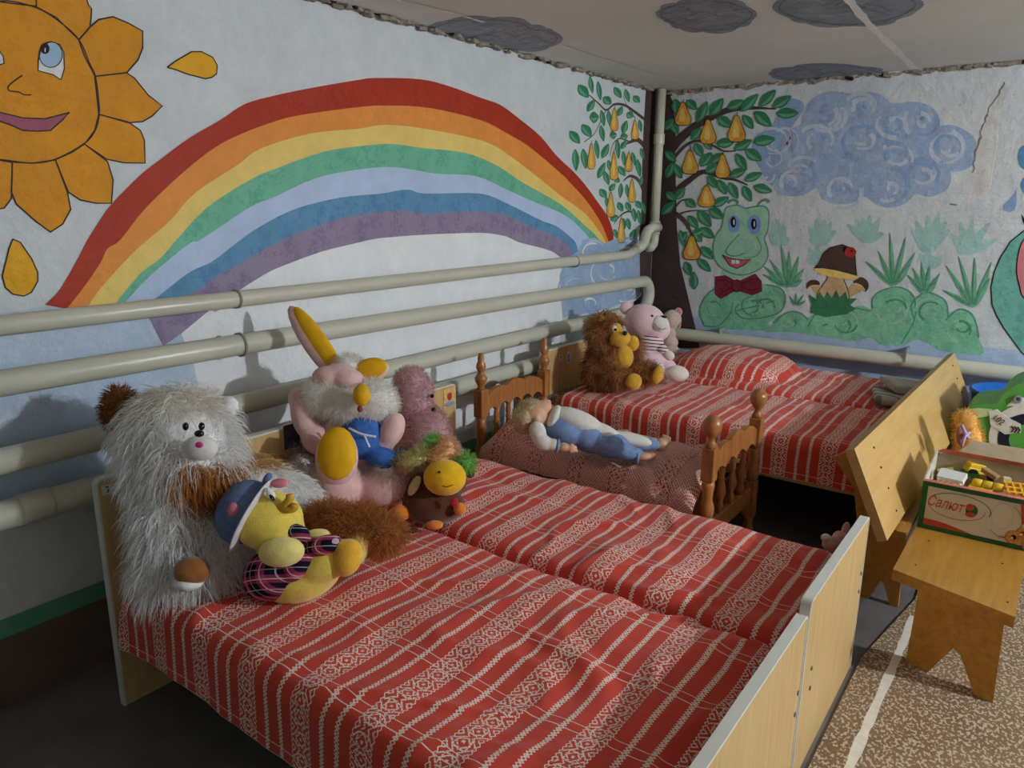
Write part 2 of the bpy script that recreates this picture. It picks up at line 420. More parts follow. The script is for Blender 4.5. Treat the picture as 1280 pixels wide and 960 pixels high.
for k, (pts, lab) in enumerate((([(527,38),(560,25),(610,22),(655,28),(668,36),(690,38),(704,48),(690,58),(650,63),(600,60),(560,48)], 'grey cloud painted on the ceiling above the rainbow'),
    ([(820,15),(850,2),(900,-1),(935,8),(946,20),(920,36),(880,39),(850,33),(832,27)], 'grey cloud painted mid ceiling, not crossed by the seam'),
    ([(965,8),(990,-8),(1060,-16),(1130,-8),(1155,6),(1120,25),(1060,33),(1010,28),(980,20)], 'grey cloud painted on the ceiling across the white seam'),
    ([(960,92),(1000,82),(1060,80),(1108,92),(1060,99),(1000,102)], 'flat grey cloud painted on the ceiling along the back wall'))):
    M = Mural('C').fill(pts, gr_a, 1); M.line([(p[0]*.9+sum(q[0] for q in pts)/len(pts)*.1, p[1]*.9+sum(q[1] for q in pts)/len(pts)*.1) for p in pts], 1.6, gr_c, 3.2, True)
    cx = sum(p[0] for p in pts)/len(pts); cy = sum(p[1] for p in pts)/len(pts)
    rnd = random.Random(k)
    for q in range(len(pts)):
        a_, b_ = pts[q], pts[(q+1) % len(pts)]; mx_, my_ = (a_[0]+b_[0])/2*.82+cx*.18, (a_[1]+b_[1])/2*.82+cy*.18
        rx = max(9, abs(a_[0]-b_[0])*.62); M.ell((mx_, my_), (rx, 7.5 if k != 3 else 4), gr_a, 1.2)
    for q in range(9):
        x = cx+rnd.uniform(-45, 45); y = cy+rnd.uniform(-9, 9)*(0.4 if k == 3 else 1)
        M.line([(x-18, y), (x-6, y-4), (x+8, y-3), (x+18, y+2)], (2.4, 1), gr_b if q % 2 else gr_c, 2)
    M.build('painted_cloud', lab)
# plaster seams of the ceiling slabs, standing a little proud
seam_m = plain('seam_plaster', rgb(250, 250, 246), .8, .1, .06, 30, .2, 60)
for k, (pts, wd) in enumerate((([(1035,-30),(1062,0),(1085,28),(1118,60),(1150,92)], .030), ([(430,-20),(480,-5),(560,14),(605,27)], .014), ([(700,56),(770,78),(815,91),(860,104)], .012))):
    P = [C3(p, 1) for p in smooth_open(pts, 6)]
    P = [p+Vector((0, 0, -.002)) for p in P]
    mb = MB(); rnd = random.Random(k)
    mb.ribbon(P, [wd*rnd.uniform(.6, 1.3) for _ in P], NC); mb.build('plaster_seam', seam_m, ceiling)
# crumbling plaster along the top of the walls
crumb_m = plain('crumbled_plaster', rgb(150, 140, 128), .9, .1, .35, 40, .6, 90); crumb_d = plain('plaster_gap', rgb(50, 45, 42), .9, .05)
mb = MB(); rnd = random.Random(4)
y = 1.2
while y < YB:
    s_ = rnd.uniform(.006, .020); mb.box((XW+rnd.uniform(0, .03), y, ZC-rnd.uniform(0, .012)), (s_*1.5, s_*2.5, s_*.9), Matrix.Rotation(rnd.uniform(-.5, .5), 3, 'Z'), .004, 0 if rnd.random() < .94 else 1); y += rnd.uniform(.01, .03)
x = XW
while x < .9:
    s_ = rnd.uniform(.006, .020); mb.box((x, YB-rnd.uniform(0, .012), ZC-rnd.uniform(0, .02)), (s_*2.5, s_*1.1, s_), Matrix.Rotation(rnd.uniform(-.4, .4), 3, 'Y'), .004, 0 if rnd.random() < .94 else 1); x += rnd.uniform(.01, .03)
tag(mb.build('crumbled_plaster_edge', [crumb_m, crumb_d], ceiling), kind='stuff')

# pear tree round the corner
bark = paint('paint_bark', rgb(78, 62, 60), .15); twig = paint('paint_twig', rgb(92, 72, 68)); leaf_g = paint('paint_leaf', rgb(62, 132, 94), .12); leaf_l = paint('paint_leaf_light', rgb(104, 170, 134), .1)
pear_y = paint('paint_pear', rgb(232, 176, 74), .1, rgb(226, 140, 60), .7); pear_h = paint('paint_pear_light', rgb(240, 200, 110))
def pear(M, x, top, bot, wd, lay=5):
    h = bot-top
    pts = [(x-.1*wd, top), (x+.1*wd, top), (x+.25*wd, top+.25*h), (x+.36*wd, top+.45*h), (x+.5*wd, top+.72*h), (x+.38*wd, top+.95*h), (x, bot), (x-.38*wd, top+.95*h), (x-.5*wd, top+.72*h), (x-.36*wd, top+.45*h), (x-.25*wd, top+.25*h)]
    M.fill(pts, pear_y, lay); M.line(pts, 2.6, ink, lay+2, True)
    M.fill([(x-.05*wd, top+.2*h), (x+.12*wd, top+.5*h), (x+.1*wd, top+.8*h), (x-.2*wd, top+.8*h), (x-.2*wd, top+.5*h)], pear_h, lay+1)
    M.line([(x, top), (x+.05*wd, top-.15*h)], 4, twig, lay+2)
M = Mural('L', (680, 60), 4.0)
M.fill([(510,190),(503,300),(497,400),(490,600),(487,800),(470,1020),(455,1160),(440,1400),(560,1450),(660,1400),(660,800),(660,190)], bark, 2, False)
for pts, wd in (([(500,355),(440,310),(400,285),(350,282),(310,310),(270,275),(225,235)], (16, 5)), ([(310,310),(280,370),(250,430),(200,470)], (6, 4)), ([(510,500),(470,460),(435,468),(410,480)], (30, 6)), ([(430,470),(380,452),(345,480),(328,540)], (7, 4)), ([(500,720),(470,660),(430,640),(395,665)], (26, 6)), ([(505,890),(440,822),(400,825),(370,850),(350,880)], (12, 4)), ([(455,350),(420,300),(395,240)], (5, 3))):
    M.line(pts, wd, twig, 2)
for q in ((170,185,222,248,50),(228,140,242,228,26),(268,165,282,262,26),(350,195,385,250,36),(405,205,425,272,28),(445,240,478,272,36),(295,245,335,280,44),(215,318,252,258,36),(226,348,274,345,58),(285,310,300,392,28),(188,382,236,444,48),(128,415,178,478,46),(282,385,297,468,28),(155,505,160,615,36),(195,503,208,605,36),(258,460,270,555,26),(288,552,322,478,36),(368,340,390,292,30),(320,310,330,392,26),(393,428,412,362,34),(412,325,445,345,40),(475,358,485,420,22),(328,440,362,430,40),(380,445,418,440,40),(385,505,410,462,28),(365,455,372,555,26),(320,560,335,620,28),(268,652,304,572,34),(300,615,324,685,30),(372,590,404,640,34),(395,515,402,590,24),(440,520,455,590,24),(465,555,480,645,28),(482,500,500,560,24),(325,715,355,678,30),(350,650,378,670,30),(385,675,380,752,26),(412,680,418,748,22),(278,705,312,750,38),(310,745,318,800,22),(370,770,392,818,32),(410,770,432,818,32),(445,800,455,870,28),(458,765,487,802,32),(470,810,482,882,26),(332,862,370,838,38),(395,850,402,908,24),(415,850,428,908,26),(430,960,455,905,30),(478,690,490,640,20),(350,905,362,950,24),(488,770,505,830,22)):
    M.leaf(*q, leaf_g, leaf_l)
for q in ((350,305,415,40),(453,365,458,38),(235,482,606,40),(348,525,660,42),(422,525,618,38),(438,660,772,38),(332,725,845,42),(385,855,975,38)): pear(M, *q)
M.build('painted_pear_tree', 'left half of the pear tree painted beside the rainbow')
M = Mural('B', (680, 60), 4.0)
M.fill([(520,190),(625,190),(640,260),(660,400),(655,500),(660,700),(665,900),(683,1088),(720,1240),(764,1428),(780,1500),(520,1500)], bark, 2, False)
for pts, wd in (([(640,500),(680,455),(760,390),(830,350),(920,312),(1000,302),(1070,300),(1160,305)], (52, 5)), ([(655,545),(690,505),(730,475),(780,465),(850,490),(900,515),(960,515)], (18, 5)), ([(640,740),(680,700),(730,660),(785,622),(830,625),(900,650),(960,660),(1020,685)], (36, 5)), ([(655,800),(690,762),(740,758)], (10, 4)), ([(655,845),(700,822),(760,812),(830,815)], (10, 4)), ([(660,830),(695,855),(720,890),(740,940),(745,1000)], (26, 6)), ([(735,520),(733,490),(725,478)], (5, 4))):
    M.line(pts, wd, twig if wd[0] < 30 else bark, 9)
for q in ((660,255,668,338,54),(718,260,765,308,46),(765,372,818,268,50),(828,338,898,252,58),(918,302,1002,262,48),(985,318,1072,230,50),(1078,292,1160,210,52),(1142,298,1237,240,52),(1162,328,1274,325,56),(1052,318,1138,392,62),(998,335,1049,404,46),(868,345,942,395,56),(736,458,787,402,46),(862,478,952,472,52),(952,508,1040,460,52),(1048,470,1157,455,58),(1008,508,1090,562,58),(755,475,796,545,46),(800,470,842,508,32),(782,592,840,522,52),(835,575,897,525,46),(962,528,1014,612,50),(810,622,884,575,48),(928,640,1012,608,48),(1003,662,1092,625,46),(1048,690,1142,718,50),(820,640,867,698,46),(870,658,914,732,46),(928,672,970,754,48),(998,688,1038,768,46),(603,410,652,352,46),(640,375,672,430,42),(605,515,662,568,42),(612,652,648,570,42),(650,578,692,652,42),(610,720,658,762,42),(658,758,707,698,42),(588,832,657,768,46),(710,755,760,796,46),(842,790,927,745,46),(828,802,897,852,56),(772,812,837,894,58),(722,838,772,902,46),(788,898,852,948,48),(745,930,800,910,40),(680,965,716,918,42)):
    M.leaf(*q, leaf_g, leaf_l, 10)
for q in ((697,275,388,82),(822,360,480,82),(965,340,470,88),(733,515,630,80),(895,535,650,74),(815,690,795,84)): pear(M, *q, 12)
M.org, M.sc = (800, 220), 2.667
for q in ((135,180,152,238,24),(153,285,168,332,30),(182,378,180,318,30),(193,275,237,318,30),(205,235,246,277,32),(180,185,207,220,28),(203,172,247,206,34)): M.leaf(*q, leaf_g, leaf_l, 10)
pear(M, 174, 200, 279, 58, 12)
M.build('painted_pear_tree', 'right half of the pear tree painted beside the frog')

# the meadow: frog, mushrooms, aloe plants, bushes
Z5 = ((800, 220), 2.667)
mint = paint('paint_mint', rgb(166, 204, 196), .08); aloe = paint('paint_aloe', rgb(118, 186, 148), .12, rgb(88, 160, 120), .5)
bush = paint('paint_bush', rgb(136, 200, 166), .12, rgb(104, 176, 138), .6); bush_d = paint('paint_bush_line', rgb(90, 156, 122)); frog = paint('paint_frog', rgb(158, 204, 176), .06); frog_d = paint('paint_frog_line', rgb(96, 150, 124))
low_blue = paint('paint_low_blue', rgb(178, 196, 226), .06)
o = MB().flat([(XW+.001, YB-LAY, .0), (XR-.01, YB-LAY, .0), (XR-.01, YB-LAY, .63), (XW+.001, YB-LAY, .66)], NB).build('painted_dado', low_blue, wall_back); o['label'] = 'pale blue lower band of the back wall'
for base, tips in (((465,225), [(438,150),(458,142),(482,165),(430,190)]), ((600,225), [(560,165),(590,140),(618,145),(640,150),(655,180)]), ((760,215), [(690,160),(718,140),(742,138),(766,128),(800,138),(812,190)]), ((960,245), [(905,180),(920,148),(960,130),(1000,122),(1024,150),(1035,178)]), ((1090,255), [(1035,190),(1068,150),(1110,145),(1166,155),(1192,210)]), ((970,300), [(930,260),(960,250),(1010,265)]), ((590,290), [(560,240),(590,230),(620,245)])):
    M = Mural('B', *Z5)
    for tx, ty in tips: M.blade(base[0], base[1], tx, ty, 30, mint, 2)
    M.ell((base[0], base[1]-12), (34, 22), mint, 2)
    M.build('painted_grass', 'faint mint grass tuft painted on the back wall')
M = Mural('B', *Z5)
M.fill([(420,520),(440,500),(450,475),(490,455),(530,455),(560,470),(600,445),(640,440),(700,440),(740,430),(770,445),(775,410),(800,385),(850,370),(890,380),(915,410),(945,390),(985,395),(1020,420),(1030,455),(1060,445),(1100,455),(1120,490),(1130,540),(1145,590),(1100,595),(1000,580),(930,545),(870,565),(800,560),(770,540),(700,550),(640,540),(500,520)], bush, 3)
for pts in ([(775,440),(775,410),(800,385),(850,370),(890,380),(915,410),(915,480),(870,560)], [(915,480),(905,430),(945,390),(985,395),(1020,420),(1028,470)], [(1020,480),(1060,445),(1100,455),(1120,490),(1130,540)], [(445,490),(490,455),(530,455),(562,480)], [(560,500),(600,450),(700,440),(770,450)]): M.line(pts, 4, bush_d, 4)
swirls(M, [(850,450,50),(960,460,45),(1070,510,40),(500,490,25),(680,490,45),(620,500,30)], [bush_d, frog], 4, 7, 2, 4)
M.build('painted_bushes', 'round green bushes painted along the bottom of the back wall')
for base, tips in (((485,368), [(408,328),(412,300),(432,278),(470,228),(497,250),(530,268),(546,310),(540,345)]), ((840,362), [(752,285),(795,250),(833,188),(886,203),(918,255),(902,292)]), ((945,388), [(892,330),(910,308),(938,286),(965,298),(1000,325),(990,350)]), ((1105,432), [(1008,380),(1020,298),(1062,268),(1116,272),(1172,288),(1166,340)]), ((520,430), [(498,400),(520,392),(545,396),(552,415)])):
    M = Mural('B', *Z5)
    for i, (tx, ty) in enumerate(tips): M.blade(base[0]+(i-2)*4, base[1], tx, ty, 17 if base[1] != 430 else 10, aloe, 3+i % 2, bend=.3)
    for i, (tx, ty) in enumerate(tips): M.line([(base[0]+(i-2)*4, base[1]-4), ((base[0]+tx)/2, (base[1]+ty)/2), (tx, ty)], (4, 1.5), bush_d, 6)
    M.build('painted_aloe', 'green spiky plant painted on the back wall')
M = Mural('B', *Z5)
M.fill([(200,460),(205,425),(235,385),(270,365),(420,360),(470,375),(485,410),(470,450),(430,490),(420,515),(250,508),(215,500)], bush, 3)
for pts in ([(215,500),(200,460),(205,425),(235,385),(290,362)], [(420,362),(470,375),(485,410),(470,450),(420,470),(350,475),(318,450),(330,425)], [(215,500),(260,500),(300,460),(310,420)], [(318,450),(400,430),(450,415)]): M.line(pts, 4, bush_d, 5)
swirls(M, [(250,440,30),(380,430,35),(420,440,30)], [frog, bush_d], 5, 6, 8, 3)
M.fill([(280,312),(365,316),(362,340),(283,338)], frog, 4)
hd = [(285,110),(300,100),(330,98),(350,108),(375,103),(410,100),(428,115),(430,150),(425,185),(415,210),(425,240),(425,275),(405,305),(375,322),(340,330),(300,322),(265,300),(248,270),(245,230),(255,195),(272,170),(278,140)]
M.fill(hd, frog, 5); M.line(hd, 4, frog_d, 6, True)
M.line([(322,98),(326,85),(308,80),(293,90)], (5, 9), frog_d, 6); M.line([(390,104),(400,88),(420,78),(431,88)], (5, 9), frog_d, 6)
eyeb = paint('paint_frog_eye', rgb(130, 160, 214))
for cx, cy, rx, ry in ((313,160,19,30),(381,162,22,32)): M.ell((cx, cy), (rx, ry), eyeb, 7)
for cx, cy in ((312,154),(380,160)): M.ell((cx, cy), (9.5, 18), p_black, 8); M.ell((cx+2, cy), (2.5, 10), p_white, 9)
M.line([(330,195),(300,228),(287,252),(300,264),(325,266),(352,256)], 3.5, frog_d, 7); M.line([(390,200),(405,240),(385,268),(345,272)], 2.5, frog_d, 7)
mo = [(275,263),(300,274),(340,280),(372,277),(350,295),(325,308),(300,298)]
M.fill(mo, paint('paint_frog_mouth', rgb(196, 92, 100)), 7, False); M.line(mo, 2.5, ink, 9, True, False)
for x in (306, 320): M.fill([(x,279),(x+12,281),(x+12,293),(x,292)], p_white, 8, False)
bow = paint('paint_bow', rgb(128, 40, 58)); bow_d = paint('paint_bow_line', rgb(80, 24, 36))
M.fill([(250,335),(285,330),(318,348),(335,348),(385,325),(406,350),(408,385),(375,398),(335,385),(315,385),(270,410),(250,395)], bow, 7, False)
M.ell((324,366), (16,20), bow, 8); M.line([(324+16*cos(a), 366+20*sin(a)) for a in [i*pi/6 for i in range(12)]], 2.5, bow_d, 9, True)
for pts in ([(310,360),(280,345),(260,350)], [(310,370),(280,385),(262,395)], [(338,360),(370,345),(395,345)], [(338,370),(370,380),(395,375)]): M.line(pts, 2.5, bow_d, 9)
M.build('painted_frog', 'green frog with a red bow tie painted beside the tree')
M = Mural('B', *Z5)
cap_c = paint('paint_cap', rgb(82, 62, 54), .1); gill = paint('paint_gill', rgb(240, 208, 120)); stem_c = paint('paint_stem', rgb(204, 172, 128)); red_c = paint('paint_bug', rgb(176, 52, 46))
st = [(625,310),(672,315),(680,345),(692,375),(697,400),(690,425),(600,420),(593,390),(612,360),(625,340)]
M.fill([(572,362),(590,360),(606,385),(595,402),(580,385)], stem_c, 5); M.fill([(556,376),(557,358),(570,347),(588,347),(600,356),(594,366),(572,366)], cap_c, 6); M.line([(560,374),(575,366),(596,365)], 4, gill, 7)
M.fill([(716,358),(738,366),(742,382),(712,398),(692,412),(684,385)], stem_c, 5); M.fill([(712,352),(735,337),(756,347),(763,368),(752,386),(741,370),(720,360)], cap_c, 6); M.line([(716,358),(738,366),(750,382)], 4, gill, 7)
M.fill(st, stem_c, 6); M.line(st, 2, ink, 7, True)
M.fill([(582,310),(600,304),(650,308),(726,332),(716,346),(680,343),(640,336),(600,326)], gill, 7)
cp = [(583,307),(600,285),(610,260),(635,238),(675,228),(705,240),(718,265),(720,300),(724,332),(690,322),(650,312),(610,306)]
M.fill(cp, cap_c, 8, False); M.line(cp, 2, ink, 9, True, False); M.ell((702,254), (19,18), red_c, 10); M.ell((683,245), (7,10), p_black, 9); M.ell((706,250), (4,4), bow_d, 11)
M.fill([(568,456),(572,430),(564,394),(588,410),(600,384),(613,408),(625,384),(640,408),(655,378),(666,406),(686,384),(693,408),(724,408),(702,430),(720,442),(690,460),(620,470)], paint('paint_grass_dark', rgb(62, 128, 92), .15), 9, False)
M.build('painted_mushrooms', 'brown mushroom with two small ones and a ladybird, painted')
M = Mural('B', (1190, 180), 3.69)
edge = [(420,370),(332,400),(270,450),(225,520),(195,590),(180,660),(185,740),(205,790),(240,850),(320,960),(420,1040),(560,1040),(640,900),(680,700),(640,500),(540,390)]
teal = paint('paint_teal', rgb(120, 186, 170), .08, rgb(90, 160, 150), .5)
M.fill(edge, teal, 3, False); M.line(edge, 4, ink, 5, True, False)
pk = [(400,400),(332,440),(305,510),(298,590),(310,650),(332,710),(420,760),(520,720),(560,600),(520,460)]
M.fill(pk, paint('paint_pink', rgb(214, 128, 136)), 4); M.line(pk, 4, ink, 5, True)
M.fill([(320,322),(335,345),(340,375),(328,360)], ink, 5, False)
M.build('painted_snail', 'teal and pink rounded shape painted at the edge of the meadow')
drop = paint('paint_drop', rgb(140, 170, 212), .1); ball = paint('paint_ball', rgb(96, 146, 190), .1)
Mural('B', (1190, 180), 3.69).fill([(298,210),(285,235),(262,258),(236,282),(240,305),(265,315),(290,304),(298,270)], drop, 3, False).build('painted_raindrop', 'blue raindrop painted on the back wall')
Mural('B', (1190, 180), 3.69).ell((342,60), (38,58), ball, 3).ell((350,190), (34,42), ball, 3).build('painted_balls', 'blue dots painted near the raindrop')
# crack in the plaster of the back wall
M = Mural('B', (960, 60), 4.0)
crk = paint('crack_dark', rgb(140, 136, 132)); crl = paint('crack_pale', rgb(216, 214, 212), .1, rgb(196, 192, 188), .4)
M.fill([(1185,170),(1160,220),(1115,290),(1080,380),(1050,480),(1030,580),(1010,700),(980,760),(1110,770),(1140,600),(1150,430),(1170,300),(1210,200)], crl, 1, False)
rnd = random.Random(21); cpts = [(1185,170),(1155,225),(1110,300),(1078,385),(1048,480),(1030,580),(1015,690)]; jag = []
for (x0, y0), (x1, y1) in zip(cpts, cpts[1:]):
    for k in range(5): jag.append((x0+(x1-x0)*k/5+rnd.uniform(-7, 7), y0+(y1-y0)*k/5))
for k in range(0, len(jag)-3, 3): M.line(jag[k:k+4], (rnd.uniform(3, 8), rnd.uniform(2, 6)), crk, 3, smooth=False)
M.line([(910,780),(945,785)], 6, crk, 3); M.line([(1150,430),(1130,560),(1110,700)], 4, p_hill, 3)
M.build('plaster_crack', 'crack and patched plaster on the back wall')
# brown dado and green stripe low on the left wall
dado = paint('paint_dado', rgb(108, 92, 82), .12); stripe = paint('paint_stripe', rgb(92, 160, 130), .1)
o = MB().flat([(XW+LAY*5, YF, .0), (XW+LAY*5, YB-.001, .0), (XW+LAY*5, YB-.001, .235), (XW+LAY*5, YF, .235)], NL).build('painted_dado', dado, wall_left); o['label'] = 'brown lower band of the left wall'
o = MB().flat([(XW+LAY*6, YF, .20), (XW+LAY*6, YB-.001, .20), (XW+LAY*6, YB-.001, .255), (XW+LAY*6, YF, .255)], NL).build('painted_stripe', stripe, wall_left); o['label'] = 'green stripe above the brown band'

# ------------------------------------------------------------------ heating pipes
pipe_m = plain('pipe_paint', rgb(206, 204, 186), .32, .5, .05, 6, .06, 40); ring_m = plain('pipe_ring', rgb(150, 148, 136), .5, .3)
def arc(c, a, b, r, n=8):
    "quarter bend from direction a to direction b about centre c"
    a, b = Vector(a), Vector(b); return [Vector(c)+(a*cos(pi/2*i/n)+b*sin(pi/2*i/n))*r for i in range(n+1)]
def pipe_thing(name, label, loc): return thing(name, loc, label, 'pipe', None)
def coupling(par, p, ax, r, ln=.03):
    p = Vector(p); ax = Vector(ax).normalized()
    MB().tube([p-ax*ln/2, p-ax*ln/2*.8, p+ax*ln/2*.8, p+ax*ln/2], [r*.99, r, r, r*.99], 16).build('coupling', pipe_m, par)
def bracket(par, x, y, z, r):
    mb = MB(); mb.tube([Vector((x, y-.004, z)), Vector((x, y+.004, z))], r*1.12, 16)
    mb.box(((XW+.01+x)/2, y, z-r*.9), (x-XW-.01, .008, .012)); mb.build('bracket', ring_m, par)
Xp = XW+.085
P1 = pipe_thing('heating_pipe', 'thin top heating pipe along the rainbow wall', (Xp, YF, 1.05))
MB().tube([Vector((Xp, YF+.005, 1.046)), Vector((Xp, 1.5, 1.05)), Vector((Xp, 3.93, 1.054))]+[Vector((Xp, 3.97, 1.06)), Vector((Xp, 4.06, 1.085))], .026, 16).build('pipe', pipe_m, P1)
MB().tube([Vector((Xp, 4.05, 1.083)), Vector((Xp, 4.11, 1.098)), Vector((Xp, 4.15, 1.12)), Vector((Xp, 4.165, 1.16)), Vector((Xp+.005, 4.18, 1.19)), Vector((Xp+.012, 4.22, 1.205)), Vector((Xp+.012, 4.30, 1.205))], .030, 14).build('elbow', pipe_m, P1)
for y in (1.36, 3.36): bracket(P1, Xp, y, 1.05, .027)
P2 = pipe_thing('heating_pipe', 'thick middle heating pipe bending back into the one below, left wall', (Xp, YF, .9))
u0 = Vector((Xp, 4.16, .80)); zt, zb = .885, .715
pts = [Vector((Xp, YF+.005, .912)), Vector((Xp, 1.5, .905)), Vector((Xp, 4.16, zt))]
rr = (zt-zb)/2; cz = (zt+zb)/2
pts += [Vector((Xp, 4.16+rr*sin(a), cz+rr*cos(a))) for a in [pi*i/14 for i in range(1, 15)]]
pts += [Vector((Xp, 1.5, .712)), Vector((Xp, YF+.005, .708))]
MB().tube(pts, .034, 16).build('pipe', pipe_m, P2)
for y in (1.36,): bracket(P2, Xp, y, .905, .035)
for y in (1.9, 3.3): coupling(P2, (Xp, y, .714), (0, 1, 0), .037, .05)
P4 = pipe_thing('heating_pipe', 'lowest heating pipe running behind the headboards and on along the back wall', (Xp, YF, .56))
Yp = YB-.075; rb = .09
pts = [Vector((Xp, YF+.005, .578)), Vector((Xp, 1.5, .568)), Vector((Xp, Yp-rb, .552))]
pts += [Vector((Xp+rb-rb*cos(a), Yp-rb+rb*sin(a), .552)) for a in [pi/2*i/8 for i in range(1, 9)]]
pts += [Vector((-1.0, Yp, .548)), Vector((XR-.005, Yp, .545))]
MB().tube(pts, .038, 16).build('pipe', pipe_m, P4)
coupling(P4, (Xp, .72, .572), (0, 1, 0), .041, .08)
bk = MB(); bk.box((-.62, YB-.05, .60), (.006, .09, .03)); bk.box((-.62, Yp-.03, .575), (.008, .02, .06)); bk.build('bracket', ring_m, P4)
bk = MB(); bk.box((-1.64, YB-.05, .60), (.006, .09, .03)); bk.build('bracket', ring_m, P4)
PV = pipe_thing('riser_pipe', 'vertical pipe standing in the corner on the painted trunk', (XW+.06, YB-.10, 1.1))
xv, yv = XW+.06, YB-.10
MB().tube([Vector((xv, yv, ZC-.002)), Vector((xv, yv, 1.16))], .027, 16).build('pipe', pipe_m, PV)
coupling(PV, (xv, yv, 1.725), (0, 0, 1), .033, .06); coupling(PV, (xv, yv, 1.20), (0, 0, 1), .034, .08)
MB().tube([Vector((xv, yv, 1.17)), Vector((xv, yv, 1.13)), Vector((xv, yv-.01, 1.10)), Vector((xv, yv-.04, 1.085)), Vector((xv, yv-.07, 1.085))], .030, 14).build('elbow', pipe_m, PV)
# ------------------------------------------------------------------ beds
m, t, b = newmat('laminate_wood', 0.35, 0.4)
g = t.node('ShaderNodeTexCoord').outputs['Object']
mp = t.node('ShaderNodeMapping'); mp.inputs['Scale'].default_value = (30, 30, 2.0); t.l.new(g, mp.inputs[0])
t.l.new(t.ramp(t.noise(mp.outputs[0], 2.2, 5, .6), [(0.3, rgb(196, 160, 104)), (0.7, rgb(216, 182, 126))]), b.inputs['Base Color'])
laminate = m
white_edge = plain('white_edge', rgb(222, 220, 212), .4, .4, .04); bolt_m = plain('bolt_steel', rgb(120, 110, 100), .35, .6)
paper = plain('paper', rgb(225, 225, 222), .7, .2, .03)
def text_obj(name, body, size, mat, parent, loc, xdir, ydir, depth=.0006, shear=0, width=None):
    cu = bpy.data.curves.new(name, 'FONT'); cu.body = body; cu.size = size; cu.align_x = 'CENTER'; cu.align_y = 'CENTER'; cu.extrude = depth; cu.shear = shear
    tmp = bpy.data.objects.new('tmp', cu); COL.objects.link(tmp); dg = bpy.context.evaluated_depsgraph_get()
    me = bpy.data.meshes.new_from_object(tmp.evaluated_get(dg)); bpy.data.objects.remove(tmp)
    x = Vector(xdir).normalized(); y = Vector(ydir).normalized(); z = x.cross(y)
    k = 1.0
    if width:
        xs = [v.co.x for v in me.vertices]; k = width/(max(xs)-min(xs))
    M = Matrix((x*k, y, z)).transposed().to_4x4(); M.translation = Vector(loc); me.transform(M); me.materials.clear(); me.materials.append(mat)
    o = bpy.data.objects.new(name, me); COL.objects.link(o); adopt(o, parent); return o
black_ink = plain('black_ink', rgb(22, 22, 28), .6, .2, .02)
def rounded_rect(y0, y1, z0, z1, r, x, top_only=True):
    pts = [(x, y0, z0), (x, y1, z0)]
    pts += [(x, y1-r+r*cos(a), z1-r+r*sin(a)) for a in [pi/2*i/5 for i in range(6)]]
    pts += [(x, y0+r-r*sin(a), z1-r+r*cos(a)) for a in [pi/2*i/5 for i in range(6)]]
    return pts
def panel(par, name, x, y0, y1, z0, z1, th=.02, feet=True):
    o = MB().prism(rounded_rect(y0+.004, y1-.004, z0, z1-.004, .018, x-th/2), (1, 0, 0), th).build(name, laminate, par)
    # pale edging strip round the outline
    P = [Vector(p) for p in rounded_rect(y0, y1, z0, z1, .02, x)]; P = P[1:]+P[:1]
    mb = MB(); n = len(P); V = []; Fc = []
    for i, p in enumerate(P):
        tt = (P[min(i+1, n-1)]-P[max(i-1, 0)]).normalized(); nn = Vector((1, 0, 0)).cross(tt).normalized()
        cy = (y0+y1)/2
        for dx, k in ((-th/2-.0015, 0), (th/2+.0015, 0), (th/2+.0015, 1), (-th/2-.0015, 1)): V.append(p+Vector((dx, 0, 0))+nn*(.0055*k))
    for i in range(n-1):
        for k in range(4): Fc.append((4*i+k, 4*i+(k+1) % 4, 4*i+4+(k+1) % 4, 4*i+4+k))
    mb.add(V, Fc, 0, False); mb.build('edge_strip', white_edge, o, True)
    return o
def make_bed(label, y0, y1, xh, xf, zh, zf, zs, group='children\'s beds side by side'):
    bed = thing('child_bed', (xh, (y0+y1)/2, 0), label, 'bed', group)
    h = panel(bed, 'headboard', xh, y0, y1, .0, zh)
    f_ = panel(bed, 'footboard', xf, y0, y1, .0, zf)
    for y in (y0+.03, y1-.03): MB().box(((xh+xf)/2, y, zs-.12), (xf-xh-.022, .018, .10)).build('side_rail', laminate, bed)
    MB().box(((xh+xf)/2, (y0+y1)/2, zs-.125), (xf-xh-.022, y1-y0-.08, .012)).build('base_board', laminate, bed)
    return bed, h, f_
def sticker(par, x, y, z, w_, h_, mat, name='sticker'):
    return MB().box((x, y, z), (.0012, w_, h_), None, .0005).build(name, mat, par)
HX, FX = -1.914, -.362
BED1 = (.804, 1.592); BED2 = (1.602, 2.20)
bed1, h1, f1 = make_bed('light wood child bed with number 3 on its headboard', *BED1, HX, FX, .658, .468, .345)
bed2, h2, f2 = make_bed('light wood child bed between the number 3 bed and the small doll bed', *BED2, HX, FX, .645, .490, .345)
HX4, FX4 = -1.985, -.46
BED4 = (2.93, 3.60); BED5 = (3.61, 4.30)
bed4, h4, f4 = make_bed('light wood child bed where the brown and pink bears sit', *BED4, HX4, FX4, .652, .44, .43)
bed5, h5, f5 = make_bed('light wood child bed against the back wall', *BED5, HX4, FX4, .60, .44, .43)
for par, px_ in ((f2, ((1014,835),(1012,860),(1080,710),(1077,732))), (f1, ((997,866),(993,893)))):
    for p in px_:
        q = on(*p, 0, FX+.01); q.y = min(q.y, BED2[1]-.025); MB().lathe([(.006, 0), (.006, .002), (.003, .0035), (.0005, .0035)], q, Matrix.Rotation(pi/2, 3, 'Y'), 10).build('bolt', bolt_m, par)
st_pic = plain('sticker_yellow', rgb(226, 190, 110), .5, .3, .2, 60); st_red = plain('sticker_red', rgb(180, 60, 50), .5); st_blue = plain('sticker_blue', rgb(130, 160, 200), .5)
